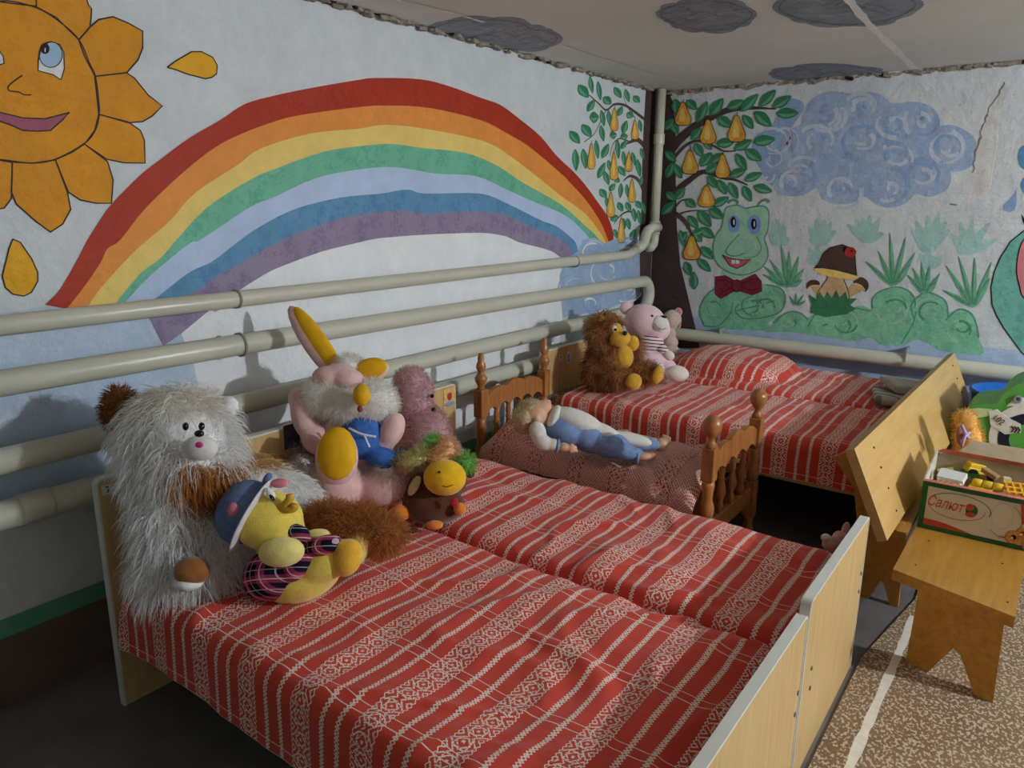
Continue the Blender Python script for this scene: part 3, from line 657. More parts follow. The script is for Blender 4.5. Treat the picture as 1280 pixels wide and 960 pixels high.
q = on(134, 612, 0, HX+.012); s_ = sticker(h1, q.x-.0005, q.y, q.z, .026, .026, paper, 'number_sticker'); text_obj('number', '3', .024, black_ink, s_, (q.x+.0006, q.y, q.z), (0, 1, 0), (0, 0, 1))
q = on(562, 497, 0, HX+.012); s_ = sticker(h2, q.x-.0005, q.y, q.z, .07, .075, st_pic, 'picture_sticker')
MB().ell((q.x, q.y, q.z+.006), (.002, .015, .017)).build('figure', st_red, s_); MB().ell((q.x, q.y, q.z-.025), (.0018, .032, .010)).build('figure_base', st_blue, s_); MB().ell((q.x, q.y-.003, q.z+.026), (.002, .009, .009)).build('figure_head', plain('sticker_skin', rgb(230, 190, 160)), s_)
q = on(701, 447, 0, HX4+.012); s_ = sticker(h4, q.x-.0005, q.y, q.z, .026, .03, paper, 'number_sticker'); text_obj('number', '9', .026, black_ink, s_, (q.x+.0006, q.y, q.z), (0, 1, 0), (0, 0, 1))
q = on(709, 448, 0, HX4+.012); s_ = MB().ell((q.x, q.y+.012, q.z), (.0015, .022, .034)).build('picture_sticker', paper, h4)
MB().ell((q.x+.001, q.y+.012, q.z+.008), (.0015, .012, .016)).build('figure', st_blue, s_); MB().ell((q.x+.001, q.y+.014, q.z-.012), (.0015, .014, .010)).build('figure_base', plain('sticker_lilac', rgb(150, 150, 200)), s_)
# the drawing pasted on the inside of the first headboard, behind the rabbit
q = on(365, 545, 0, HX+.012); s_ = sticker(h1, q.x-.0005, min(q.y, 1.55), q.z, .06, .08, plain('sticker_dark', rgb(70, 70, 90), .5, .3, .4, 60), 'picture_sticker')

# ------------------------------------------------------------------ woven bedspreads
def woven(name, red, wht, P=.184, dense=False, k=1.0):
    m, t, b = newmat(name, 0.85, 0.1)
    uvn = t.node('ShaderNodeUVMap'); sx = t.node('ShaderNodeSeparateXYZ'); t.l.new(uvn.outputs[0], sx.inputs[0])
    wob = t.noise(uvn.outputs[0], 6, 2); n0 = t.noise(uvn.outputs[0], 200, 2)
    u = t.m('ADD', sx.outputs[0], t.m('MULTIPLY', t.m('SUBTRACT', wob, .5), .012)); v = t.m('ADD', sx.outputs[1], t.m('MULTIPLY', t.m('SUBTRACT', wob, .5), .006))
    U = t.m('MULTIPLY', t.m('SUBTRACT', t.m('FRACT', t.m('DIVIDE', u, P)), .5), P)          # flower band centred on 0
    def tri(x, per, amp):  # triangle wave -amp..amp
        fr = t.m('FRACT', t.m('DIVIDE', x, per)); return t.m('MULTIPLY', t.m('SUBTRACT', t.m('ABSOLUTE', t.m('SUBTRACT', fr, .5)), .25), 4*amp)
    lt = lambda a, c: t.m('LESS_THAN', a, c)
    ab = lambda a: t.m('ABSOLUTE', a)
    aU = ab(U)
    # two chains of small lozenges between the flower bands
    du = t.m('SUBTRACT', aU, P*.375); tr = tri(v, .017, .0058)
    chain = t.m('MAXIMUM', lt(ab(t.m('SUBTRACT', du, tr)), .0021), lt(ab(t.m('ADD', du, tr)), .0021))
    chain = t.m('MAXIMUM', chain, t.m('MULTIPLY', lt(ab(du), .0013), lt(tr, -.001)))
    # flower band
    dv = t.m('MULTIPLY', t.m('SUBTRACT', t.m('FRACT', t.m('DIVIDE', v, .046)), .5), .046); adv = ab(dv)
    d1 = t.m('ADD', aU, adv); mx = t.m('MAXIMUM', aU, adv)
    ring = lt(t.m('FRACT', t.m('DIVIDE', d1, .0130)), .36)
    sq = lt(t.m('FRACT', t.m('DIVIDE', mx, .0125)), .26)
    fl = t.m('MAXIMUM', t.m('MULTIPLY', ring, t.m('GREATER_THAN', d1, .006)), t.m('MULTIPLY', sq, lt(d1, .026)))
    st = lt(t.m('FRACT', t.m('DIVIDE', t.m('ADD', v, t.m('MULTIPLY', aU, .5)), .0056)), .62)
    fl = t.m('MULTIPLY', t.m('MULTIPLY', fl, t.m('MAXIMUM', st, lt(n0, .5))), lt(aU, .0255))
    zz = lt(ab(t.m('SUBTRACT', aU, t.m('ADD', .0285, tri(v, .0115, .0022)))), .0013)
    pat = t.m('MAXIMUM', t.m('MAXIMUM', chain, fl), zz)
    if dense:
        d2 = tri(u, .022, .0055); d3 = tri(v, .022, .0055)
        pat = t.m('MAXIMUM', t.m('MULTIPLY', lt(ab(t.m('ADD', d2, d3)), .0024), t.m('GREATER_THAN', aU, .03)), fl)
        pat = t.m('MAXIMUM', pat, lt(ab(t.m('SUBTRACT', d2, d3)), .0016))
    # thin paired lines along the bed
    lv = t.m('MULTIPLY', t.m('FRACT', t.m('DIVIDE', t.m('ADD', v, .02), .205)), .205)
    ln = t.m('MAXIMUM', lt(ab(t.m('SUBTRACT', lv, .02)), .0011), lt(ab(t.m('SUBTRACT', lv, .044)), .0009))
    pat = t.m('MAXIMUM', pat, ln)
    n = t.noise(uvn.outputs[0], 5, 4); wv = t.noise(uvn.outputs[0], 420, 2)
    rd = t.ramp(n, [(.3, tuple(c*.88 for c in red[:3])+(1,)), (.7, red)])
    rd = t.mix(t.m('MULTIPLY', wv, .30), rd, tuple(min(1, c*1.35) for c in red[:3])+(1,))
    t.l.new(t.mix(t.m('MULTIPLY', pat, .94), rd, wht), b.inputs['Base Color'])
    h = t.m('ADD', t.m('MULTIPLY', pat, .5), wv)
    fold = t.noise(uvn.outputs[0], 14, 3, .5)
    t.l.new(t.bump(h, .25, .0015, t.bump(fold, .35, .02)), b.inputs['Normal'])
    b.inputs['Sheen Weight'].default_value = .15
    MATS[name] = m; return m
wov = woven('woven_red', rgb(212, 72, 56), rgb(248, 234, 220))
wov2 = woven('woven_dense', rgb(188, 72, 60), rgb(226, 200, 184), dense=True)
def spread(name, label, x0, x1, y0, y1, z0, near, far, mat, seed, head=.05, puck=1.7, extra=None, u0=0.0, hemwave=.012, foot=.03):
    "a bedspread: top with rounded edges, hanging by `near`/`far` at the long sides"
    r = .035; path = []
    if near > 0:
        k = max(3, int(near/.012))
        for i in range(k): path.append((y0, z0-r-near*(1-i/k), -1+i/k))
    for i in range(7): a = pi/2*i/6; path.append((y0+r-r*cos(a), z0-r+r*sin(a), 0))
    ny = int((y1-y0-2*r)/.010)
    for i in range(1, ny): path.append((y0+r+(y1-y0-2*r)*i/ny, z0, 0))
    for i in range(7): a = pi/2*i/6; path.append((y1-r+r*sin(a), z0-r+r*cos(a), 0))
    if far > 0:
        k = max(3, int(far/.012))
        for i in range(1, k+1): path.append((y1, z0-r-far*i/k, i/k))
    s_ = [0.0]
    for i in range(1, len(path)): s_.append(s_[-1]+math.hypot(path[i][0]-path[i-1][0], path[i][1]-path[i-1][1]))
    nx = int((x1-x0)/.0115); V = []; UV = []; Fc = []
    for i in range(nx+1):
        x = x0+(x1-x0)*i/nx
        eh = max(0, 1-(x-x0)/.05); ef = max(0, 1-(x1-x)/.05)
        for j, (y, z, dn) in enumerate(path):
            n1 = noise.noise(Vector((x*2.6, y*3.4, seed*3.7))); n2 = noise.noise(Vector((x*7+n1*2, y*5, seed*1.3+5))); n3 = noise.noise(Vector((x*17, y*9, seed+9)))
            w1 = 1-abs(noise.noise(Vector((x*4.2+n1*1.5, y*2.2, seed+20))))*3; w1 = max(0, w1)
            dz = puck*(.010*n1+.006*n2+.0026*n3+.006*w1**2)
            yy, zz, xx = y, z, x
            if dn == 0:
                zz += dz; e_ = min(1, (y-y0)/.10, (y1-y)/.10); e_ = max(0, e_); zz -= .012*(1-e_)**2
                zz -= head*eh*eh + foot*ef*ef
            else:
                a = abs(dn); sg = -1 if dn < 0 else 1
                zz += dz*(1-a)+(.012*noise.noise(Vector((x*2.2, seed, 3)))*a*(near if dn < 0 else far)/.12 if True else 0)
                zz -= (head*eh*eh+foot*ef*ef)*(1-a)
                yy += sg*(hemwave*a*noise.noise(Vector((x*5.5, seed*2, 1)))+.004*a*noise.noise(Vector((x*15, seed, 7)))+.006*a)
            if extra: zz += extra(x, y)
            V.append((xx, yy, zz)); UV.append((x-x0+u0, s_[j]))
    m_ = len(path)
    for i in range(nx):
        for j in range(m_-1): Fc.append((i*m_+j, (i+1)*m_+j, (i+1)*m_+j+1, i*m_+j+1))
    mb = MB(); mb.add(V, Fc); o = mb.build(name, mat)
    uvl = o.data.uv_layers.new(name='UVMap')
    for lp in o.data.loops: uvl.data[lp.index].uv = UV[lp.vertex_index]
    tag(o, label, 'bedspread', 'red woven bedspreads'); return o
spread('bedspread', 'red woven bedspread with white folk pattern on the number 3 bed, hanging over its side', HX+.022, FX-.016, BED1[0]+.012, BED1[1]-.002, .372, .15, .03, wov, 1, u0=.075)
spread('bedspread', 'red woven bedspread with white pattern on the bed beside the doll bed', HX+.022, FX-.016, BED2[0]+.002, BED2[1]-.012, .372, .03, .10, wov, 4, u0=.03)
def pillow4(x, y): return 0
s4 = spread('bedspread', 'red woven bedspread under the two seated bears', HX4+.075, FX4-.014, BED4[0]+.0, BED4[1]-.002, .455, .14, .02, wov, 7, puck=1.1, u0=.11)
def pillow5(x, y):
    a = (x+1.42)/.34; c = (y-3.98)/.30
    q = 1-abs(a)**2.6-abs(c)**3
    return .115*max(0, q)**.6 if q > 0 else 0
spread('bedspread', 'red woven bedspread drawn over a pillow on the bed by the back wall', HX4+.03, FX4-.014, BED5[0]+.002, BED5[1]-.006, .455, .02, .06, wov, 11, puck=1.2, extra=pillow5, u0=.02)
m, t, b = newmat('mattress_ticking', .9, .1)
g = t.node('ShaderNodeTexCoord').outputs['Object']; ck = t.node('ShaderNodeTexChecker'); ck.inputs['Scale'].default_value = 34; ck.inputs['Color1'].default_value = rgb(150, 140, 124); ck.inputs['Color2'].default_value = rgb(110, 98, 90); t.l.new(g, ck.inputs[0]); t.l.new(ck.outputs[0], b.inputs['Base Color'])
tag(MB().box(((HX4+FX4)/2, (BED4[0]+BED4[1])/2+.006, .397), (FX4-HX4-.03, BED4[1]-BED4[0]-.02, .066), None, .02, 0, 3).build('mattress', m), 'checked mattress showing its corner under the bears\' bedspread', 'mattress')

# ------------------------------------------------------------------ doll bed of turned wood
m, t, b = newmat('varnished_wood', 0.28, 0.5)
g = t.node('ShaderNodeTexCoord').outputs['Object']; mp = t.node('ShaderNodeMapping'); mp.inputs['Scale'].default_value = (22, 22, 3); t.l.new(g, mp.inputs[0])
t.l.new(t.ramp(t.noise(mp.outputs[0], 3, 5, .6), [(0.3, rgb(146, 88, 44)), (0.7, rgb(188, 124, 68))]), b.inputs['Base Color']); vwood = m
DY0, DY1, DXH, DXF = 2.365, 2.835, -1.905, -.895
db = thing('doll_bed', (-1.4, 2.6, 0), 'small varnished doll bed with turned spindle posts', 'doll bed')
def dpost(x, y, top, ball):
    q = .022
    mb = MB()
    foot = [(.012, 0), (.018, .01), (.024, .05), (.020, .08), (.016, .10), (.022, .12), (.022, .125)]
    mb.lathe(foot, (x, y, 0)); mb.box((x, y, .20), (.044, .044, .15), None, .003)
    zt = top-.155 if not ball else top-.115
    mid = [(.020, .275), (.024, .29), (.027, .31), (.024, .33), (.018, .345), (.019, .37), (.023, .40), (.024, .425), (.020, .44), (.021, zt-.12)]
    mid = [p for p in mid if p[1] <= zt-.119]
    mb.lathe(mid, (x, y, 0)); mb.box((x, y, zt-.06), (.046, .046, .12), None, .004)
    if ball: fin = [(.020, zt), (.022, zt+.008), (.014, zt+.022), (.012, zt+.034), (.020, zt+.044), (.030, zt+.060), (.034, zt+.078), (.031, zt+.095), (.020, zt+.110), (.004, zt+.115)]
    else: fin = [(.020, zt), (.014, zt+.010), (.018, zt+.022), (.026, zt+.038), (.027, zt+.050), (.018, zt+.064), (.012, zt+.074), (.016, zt+.082), (.021, zt+.094), (.019, zt+.108), (.013, zt+.120), (.014, zt+.134), (.010, zt+.152), (.003, zt+.155)]
    mb.lathe(fin, (x, y, 0)); mb.build('post', vwood, db)
def dend(x, top, ball, nsp):
    for y in (DY0, DY1): dpost(x, y, top, ball)
    zt = (top-.155 if not ball else top-.115)
    y0, y1 = DY0+.02, DY1-.02; up = []; lo = []; n = 60
    for i in range(n+1):
        s_ = i/n; y = y0+(y1-y0)*s_
        up.append((x-.011, y, zt-.035+.035*sin(pi*s_)+.016*abs(sin(pi*s_*3))-.010))
        sg = s_*(nsp+1); lo.append((x-.011, y, zt-.125+.030*abs(sin(pi*sg))**.7+.015*sin(pi*s_)))
    MB().prism(up+lo[::-1], (1, 0, 0), .022).build('top_rail', vwood, db)
    MB().box((x, (y0+y1)/2, .22), (.02, y1-y0, .07), None, .004).build('bottom_rail', vwood, db)
    for i in range(1, nsp+1):
        y = y0+(y1-y0)*i/(nsp+1); z0, z1 = .25, zt-.105+.015*sin(pi*i/(nsp+1)); h = z1-z0
        pr = [(.008, 0), (.009, .06), (.015, .14), (.013, .20), (.009, .25), (.012, .30), (.019, .42), (.018, .52), (.011, .64), (.010, .68), (.014, .72), (.010, .76), (.013, .84), (.010, .94), (.007, 1.0)]
        MB().lathe([(r, z0+h*z) for r, z in pr], (x, y, 0), None, 12).build('spindle', vwood, db)
dend(DXH, .742, False, 4); dend(DXF, .652, True, 3)
for y in (DY0, DY1): MB().box(((DXH+DXF)/2, y, .22), (DXF-DXH-.04, .018, .07), None, .003).build('side_rail', vwood, db)
MB().box(((DXH+DXF)/2, 2.6, .205), (DXF-DXH-.03, DY1-DY0-.02, .012)).build('base_board', vwood, db)
def dpillow(x, y):
    a = (x+1.74)/.16; c = (y-2.60)/.24; q = 1-abs(a)**2.4-abs(c)**3
    k = .055*max(0, q)**.6 if q > 0 else 0
    a = (x+1.0)/.13; c = (y-2.55)/.22; q = 1-a*a-abs(c)**3
    return k+(.05*max(0, q)**.7 if q > 0 else 0)+.014*noise.noise(Vector((x*11, y*14+x*6, 3)))+.006*noise.noise(Vector((x*26, y*22, 8)))
spread('bedspread', 'finely patterned red cover on the doll bed', DXH+.03, DXF-.03, DY0-.045, DY1-.02, .385, .05, .06, wov2, 15, head=.02, puck=2.3, extra=dpillow, hemwave=.004)

# ------------------------------------------------------------------ floor covering
m, t, b = newmat('fleck_carpet', .75, .2)
g = t.node('ShaderNodeNewGeometry').outputs['Position']; mp = t.node('ShaderNodeMapping'); mp.inputs['Scale'].default_value = (1, .7, 1); mp.inputs['Rotation'].default_value = (0, 0, .5); t.l.new(g, mp.inputs[0])
n1 = t.noise(mp.outputs[0], 135, 2, .5); n2 = t.noise(g, 4, 3)
base = t.ramp(n2, [(.3, rgb(122, 94, 70)), (.7, rgb(138, 110, 84))])
fl = t.ramp(n1, [(.53, 0.0), (.57, 1.0)])
t.l.new(t.mix(fl, base, rgb(190, 174, 152)), b.inputs['Base Color']); t.l.new(t.bump(n1, .15, .002), b.inputs['Normal'])
cp = MB().prism([(-.334, YF+.1, .001), (XR-.3, YF+.1, .001), (XR-.3, 3.9, .001), (-.30, 3.9, .001), (-.262, 2.75, .001), (-.30, 2.5, .001), (-.334, 2.26, .001)], (0, 0, 1), .005).build('carpet', m)
tag(cp, 'brown linoleum with pale flecks on the floor beyond the bed feet', 'linoleum')
mb = MB(); rnd = random.Random(3); P = [Vector((-.250+.004*sin(y*3), y, .0066)) for y in [YF+.12+i*.05 for i in range(83)]]
mb.ribbon(P, [.024*rnd.uniform(.8, 1.2) for _ in P], (0, 0, 1)); mb.build('white_line', plain('line_white', rgb(222, 216, 205), .7, .2, .1, 40), cp)

# ------------------------------------------------------------------ benches
m, t, b = newmat('painted_ochre_wood', 0.38, 0.4)
g = t.node('ShaderNodeTexCoord').outputs['Object']; mp = t.node('ShaderNodeMapping'); mp.inputs['Scale'].default_value = (14, 1.5, 14); t.l.new(g, mp.inputs[0])
t.l.new(t.ramp(t.noise(mp.outputs[0], 3, 6, .65), [(0.25, rgb(156, 106, 38)), (0.6, rgb(186, 134, 54)), (.8, rgb(194, 144, 62))]), b.inputs['Base Color']); ochre = m
m, t, b = newmat('pale_ochre_wood', 0.4, 0.35)
g = t.node('ShaderNodeTexCoord').outputs['Object']; mp = t.node('ShaderNodeMapping'); mp.inputs['Scale'].default_value = (10, 1.2, 10); t.l.new(g, mp.inputs[0])
t.l.new(t.ramp(t.noise(mp.outputs[0], 2.5, 6, .65), [(0.25, rgb(190, 146, 80)), (0.7, rgb(210, 172, 112))]), b.inputs['Base Color']); ochre2 = m
nail_m = plain('nail_dark', rgb(60, 44, 30), .6, .3)
def leg_panel(par, p0, p1, z1, th, back, mat, notch=.115, zf=.0064):
    "board leg between two floor points with a V cut at its foot"
    p0, p1 = Vector(p0), Vector(p1); d = p1-p0
    def q(s_, z): return Vector((p0.x+d.x*s_, p0.y+d.y*s_, max(z, zf)))
    pts = [q(0, 0), q(.27, 0), q(.50, notch), q(.58, notch*.95), q(.80, 0), q(1, 0), q(.97, z1), q(.03, z1)]
    return MB().prism(pts, back, th).build('leg', mat, par)
bn = thing('bench', (-.13, 2.9, 0), 'ochre wooden bench carrying the cardboard box', 'bench')
ST = .292
MB().prism([(-.290, 2.318, ST-.034), (.022, 2.222, ST-.034), (.035, 4.0, ST-.034), (-.278, 4.0, ST-.034)], (0, 0, 1), .034).build('seat', ochre, bn)
leg_panel(bn, (-.222, 2.318, 0), (.008, 2.250, 0), ST-.034, .026, (0, 1, 0), ochre)
leg_panel(bn, (-.215, 3.80, 0), (-.0, 3.80, 0), ST-.034, .026, (0, 1, 0), ochre)
for x, y in ((-.235, 2.60), (-.03, 2.56), (-.24, 2.39), (.0, 2.30)): MB().lathe([(.0035, 0), (.003, .0012), (.0005, .0013)], (x, y, ST), None, 8).build('nail', nail_m, bn)
# second bench, thrown on its side against the bed feet: seat board up on edge
tb = thing('bench', (-.36, 3.2, 0), 'pale ochre bench tipped on its side against the bed feet', 'bench')
A, B_, C_, D_ = on(1068, 561, 2, .60), on(1193, 441, 2, .645), None, None
C_ = on(1216, 509, 1, B_.y); D_ = on(1109, 676, 1, A.y)
nrm = (D_-A).cross(B_-A).normalized()
if nrm.x < 0: nrm = -nrm
bk_ = -nrm
mb = MB().prism([A, B_, C_, D_], bk_, .03); seat2 = mb.build('seat', ochre2, tb)
def sp(s_, w_): # point on the board: along, across
    return (A+(B_-A)*s_)*(1-w_)+(D_+(C_-D_)*s_)*w_
for s0 in (.06, .90):
    pts = [sp(s0, .06)+bk_*.03, sp(s0, .94)+bk_*.03, sp(s0, .88)+bk_*.11, sp(s0, .55)+bk_*.085, sp(s0, .45)+bk_*.085, sp(s0, .12)+bk_*.11]
    MB().prism(pts, (B_-A).normalized(), .028).build('leg', ochre, tb)
for s0 in (.10, .93):
    for w0 in (.15, .38, .62, .88):
        p = sp(s0, w0); MB().ell(p, (.004, .004, .004), None, 8, 6).build('nail', nail_m, tb)
# third bench, upright, under the tipped one
ub = thing('bench', (-.36, 3.3, 0), 'dark shaded bench standing under the tipped bench', 'bench')
zlow = min(C_.z, D_.z)-.02
MB().prism([(-.437, 2.60, zlow-.03), (-.30, 2.60, zlow-.03), (-.30, 4.0, zlow-.03), (-.437, 4.0, zlow-.03)], (0, 0, 1), .03).build('seat', ochre, ub)
for y in (2.66, 3.85): leg_panel(ub, (-.430, y, 0), (-.302, y, 0), zlow-.03, .024, (0, 1, 0), ochre, .08, .0)
print('tipped', A, B_, C_, D_, zlow)
# ------------------------------------------------------------------ soft toys
def union(mb, voxel=.006, smooth=6):
    "fuse overlapping shapes into one continuous skin; returns verts, faces"
    o = mb.build('tmp', [plain('tmp_m', (1, 1, 1, 1))]); o.data.materials.clear()
    r_ = o.modifiers.new('r', 'REMESH'); r_.mode = 'VOXEL'; r_.voxel_size = voxel
    s_ = o.modifiers.new('s', 'SMOOTH'); s_.factor = .5; s_.iterations = smooth
    dg = bpy.context.evaluated_depsgraph_get(); me = bpy.data.meshes.new_from_object(o.evaluated_get(dg))
    V = [v.co.copy() for v in me.vertices]; Fc = [tuple(p.vertices) for p in me.polygons]
    old = o.data; bpy.data.objects.remove(o); bpy.data.meshes.remove(me); bpy.data.meshes.remove(old)
    return V, Fc
def fur_mat(name, rough=.75):
    if name in MATS: return MATS[name]
    m, t, b = newmat(name, rough, .15)
    at = t.node('ShaderNodeAttribute'); at.attribute_name = 'Col'
    t.l.new(at.outputs['Color'], b.inputs['Base Color'])
    tr = t.node('ShaderNodeBsdfTranslucent'); t.l.new(at.outputs['Color'], tr.inputs[0])
    mx = t.node('ShaderNodeMixShader'); mx.inputs[0].default_value = .55
    t.l.new(b.outputs[0], mx.inputs[1]); t.l.new(tr.outputs[0], mx.inputs[2])
    t.l.new(mx.outputs[0], t.n['Material Output'].inputs[0])
    MATS[name] = m; return m
def fur(par, V, Fc, n, length, width, colf, grav=.5, lift=1.0, seed=0, comb=None, keep=None, lenf=None, name='fur', curl=0.0):
    rnd = random.Random(seed); tris = []; cum = []; tot = 0
    for f in Fc:
        for k in range(1, len(f)-1):
            a, b_, c = V[f[0]], V[f[k]], V[f[k+1]]; ar = (b_-a).cross(c-a).length
            if ar < 1e-12: continue
            tot += ar; cum.append(tot); tris.append((a, b_, c))
    import bisect
    vs_, fs_, cols = [], [], []
    for _ in range(n):
        a, b_, c = tris[min(len(tris)-1, bisect.bisect(cum, rnd.random()*tot))]
        r1, r2 = rnd.random(), rnd.random()
        if r1+r2 > 1: r1, r2 = 1-r1, 1-r2
        p = a+(b_-a)*r1+(c-a)*r2; nn = (b_-a).cross(c-a).normalized()
        if keep and not keep(p): continue
        L = length*rnd.uniform(.6, 1.15)*(lenf(p) if lenf else 1)
        if L <= 0: continue
        d = nn*lift+Vector((rnd.gauss(0, .28), rnd.gauss(0, .28), rnd.gauss(0, .28)))
        if comb: d += comb(p)
        d.normalize(); g_ = Vector((0, 0, -grav)); cu = Vector((rnd.gauss(0, curl), rnd.gauss(0, curl), rnd.gauss(0, curl)))
        d2 = (d+g_+cu).normalized(); d3 = (d2+g_-cu*.5).normalized()
        if d2.dot(nn) < .05: d2 = (d2+nn*(.08-d2.dot(nn))).normalized()
        if d3.dot(nn) < -.05: d3 = (d3+nn*(-.02-d3.dot(nn))).normalized()
        q = [p-nn*.002, p+d*L*.35, p+d*L*.35+d2*L*.35, p+d*L*.35+d2*L*.35+d3*L*.35]
        sd = d2.cross(Vector((rnd.gauss(0, 1), rnd.gauss(0, 1), rnd.gauss(0, 1)))).normalized()*width*.5
        o_ = len(vs_); vs_ += [q[0]-sd, q[0]+sd, q[1]-sd, q[1]+sd, q[2]-sd*.75, q[2]+sd*.75, q[3]]
        fs_ += [(o_, o_+1, o_+3, o_+2), (o_+2, o_+3, o_+5, o_+4), (o_+4, o_+5, o_+6)]
        cc = colf(p); k = rnd.uniform(.86, 1.1); cc = (min(1, cc[0]*k), min(1, cc[1]*k), min(1, cc[2]*k), 1); cols += [cc]*7
    mb = MB(); mb.add(vs_, fs_); o = mb.build(name, fur_mat('fur_strands'), par); o['kind'] = 'stuff'
    at = o.data.color_attributes.new('Col', 'FLOAT_COLOR', 'POINT')
    at.data.foreach_set('color', [x for c in cols for x in c]); return o
class Toy:
    "shapes placed by photo pixel at the toy's own distance (metres of depth, d towards the camera)"
    def __init__(s, name, label, cat, base, z=None, ax=2, val=None, group=None):
        p = on(base[0], base[1], 2, z) if z is not None else on(base[0], base[1], ax, val)
        s.dep = (p-CAM).dot(CF); s.k = s.dep/F_PX; s.root = thing(name, p, label, cat, group); s.base = p; s.off = 0.0
    def p(s, px, py, d=0.0):
        ray = (px-640)/F_PX*CR-(py-480)/F_PX*CU+CF; return CAM+ray*(s.dep-d)
    def rot(s, ang=0, yaw=0, pitch=0):
        M = Matrix((CR, CU, -CF)).transposed()
        return M @ Matrix.Rotation(-radians(ang), 3, 'Z') @ Matrix.Rotation(radians(yaw), 3, 'Y') @ Matrix.Rotation(radians(pitch), 3, 'X')
    def e(s, mb, px, py, d, rx, ry, rd=None, ang=0, yaw=0, mi=0, nu=20, nv=12, pitch=0):
        rd = min(rx, ry) if rd is None else rd
        d += s.off; q = (s.dep-d)/s.dep; rx, ry, rd = rx*q, ry*q, rd*q
        return mb.ell(s.p(px, py, d), (rx*s.k, ry*s.k, rd*s.k), s.rot(ang, yaw, pitch), nu, nv, mi)
    def part(s, name, specs, mat, voxel=None, parent=None, smooth=5):
        mb = MB()
        for q in specs: s.e(mb, *q)
        if voxel:
            V, Fc = union(mb, voxel, smooth); mb = MB(); mb.add(V, Fc); o = mb.build(name, mat, parent or s.root); return o, V, Fc
        return mb.build(name, mat, parent or s.root)
    def bead(s, name, px, py, d, r, mat, parent=None): return s.part(name, [(px, py, d, r, r, r)], mat, None, parent)
    def cord(s, name, pts, r, mat, parent=None):
        P = [s.p(q[0], q[1], q[2]+s.off) for q in pts]; P = [Vector(v) for v in smooth_open([tuple(v) for v in P], 5)]
        return MB().tube(P, r, 8).build(name, mat, parent or s.root)
    def px_of(s, P):
        d = P-CAM; w_ = d.dot(CF); return 640+F_PX*d.dot(CR)/w_, 480-F_PX*d.dot(CU)/w_
def plush(name, col, var=.10, bump=.35): return plain(name, col, .95, .05, var, 40, bump, 260, sheen=.4)
c3 = lambda r, g, b_, k=1.0: tuple(lin(v)*k for v in (r, g, b_))
eye_m = plain('toy_eye', rgb(14, 14, 16), .12, .6, .02); nose_m = plain('toy_nose', rgb(16, 15, 17), .3, .5, .02); white_pl = plush('plush_white', rgb(248, 246, 242)); brown_pl = plush('plush_brown', rgb(150, 96, 46), .2)

# --- big shaggy white dog, lying along the headboard
T = Toy('toy_dog', 'large shaggy white toy dog with brown ear and tail, against the number 3 headboard', 'soft toy', (225, 742), .372); T.off = .05
hb, V, Fc = T.part('body', [(222, 545, -.05, 60, 50, 46), (216, 580, -.05, 50, 40, 46), (240, 575, -.03, 48, 36, 46), (222, 650, -.06, 40, 62, 44), (213, 712, -.06, 32, 36, 38), (248, 708, -.06, 38, 36, 38),
    (310, 630, -.16, 60, 55, 55), (350, 640, -.20, 48, 44, 50), (285, 660, -.12, 50, 50, 50)], white_pl, .009)
def dogcol(p):
    x, y = T.px_of(p)
    if 222 < x < 305 and 582 < y < 645 and (x-265)**2/42**2+(y-608)**2/36**2 < 1: return c3(206, 140, 72)
    if x > 290 and y < 590: return c3(220, 180, 130)
    if y < 520: return c3(250, 246, 240)
    return c3(254, 253, 252)
def dlen(p):
    x, y = T.px_of(p); d_ = (x-246)**2/34**2+(y-546)**2/30**2
    if d_ < 1.0: return .13
    if x > 300: return .6
    return 1.0
fur(T.root, V, Fc, 22000, .085, .0026, dogcol, .9, .30, 1, lenf=dlen)
T.part('muzzle', [(250, 560, .075, 22, 16, 16)], plush('plush_offwhite', rgb(232, 228, 222)))
for x in (232, 252): T.part('eye', [(x, 533, .100 if x > 240 else .094, 3.8, 5.2, 4)], eye_m)
T.part('nose', [(249, 542, .118, 6, 4.5, 5)], nose_m); T.part('mouth', [(249, 556, .120, 5, 4, 3)], plain('toy_mouth', rgb(224, 60, 150), .5))
oe, V, Fc = T.part('ear', [(150, 512, -.06, 20, 28, 16)], brown_pl, .006); fur(T.root, V, Fc, 1600, .022, .0016, lambda p: c3(150, 96, 50), .2, 1, 2)
T.part('ear_lining', [(158, 518, -.025, 8, 17, 7)], plain('toy_dark', rgb(60, 44, 40), .8))
T.part('ear', [(287, 508, -.08, 11, 13, 9)], white_pl)
oe, V, Fc = T.part('tail', [(440, 662, -.06, 40, 26, 30, -10), (475, 668, -.05, 28, 22, 24, 10), (410, 655, -.10, 26, 24, 24)], brown_pl, .007)
fur(T.root, V, Fc, 6500, .036, .0017, lambda p: c3(200, 140, 84), .3, .7, 3, curl=.4)
op = T.part('paw', [(240, 714, .05, 22, 18, 20)], brown_pl); T.part('paw_pad', [(236, 728, .052, 18, 10, 18)], white_pl, None, op)

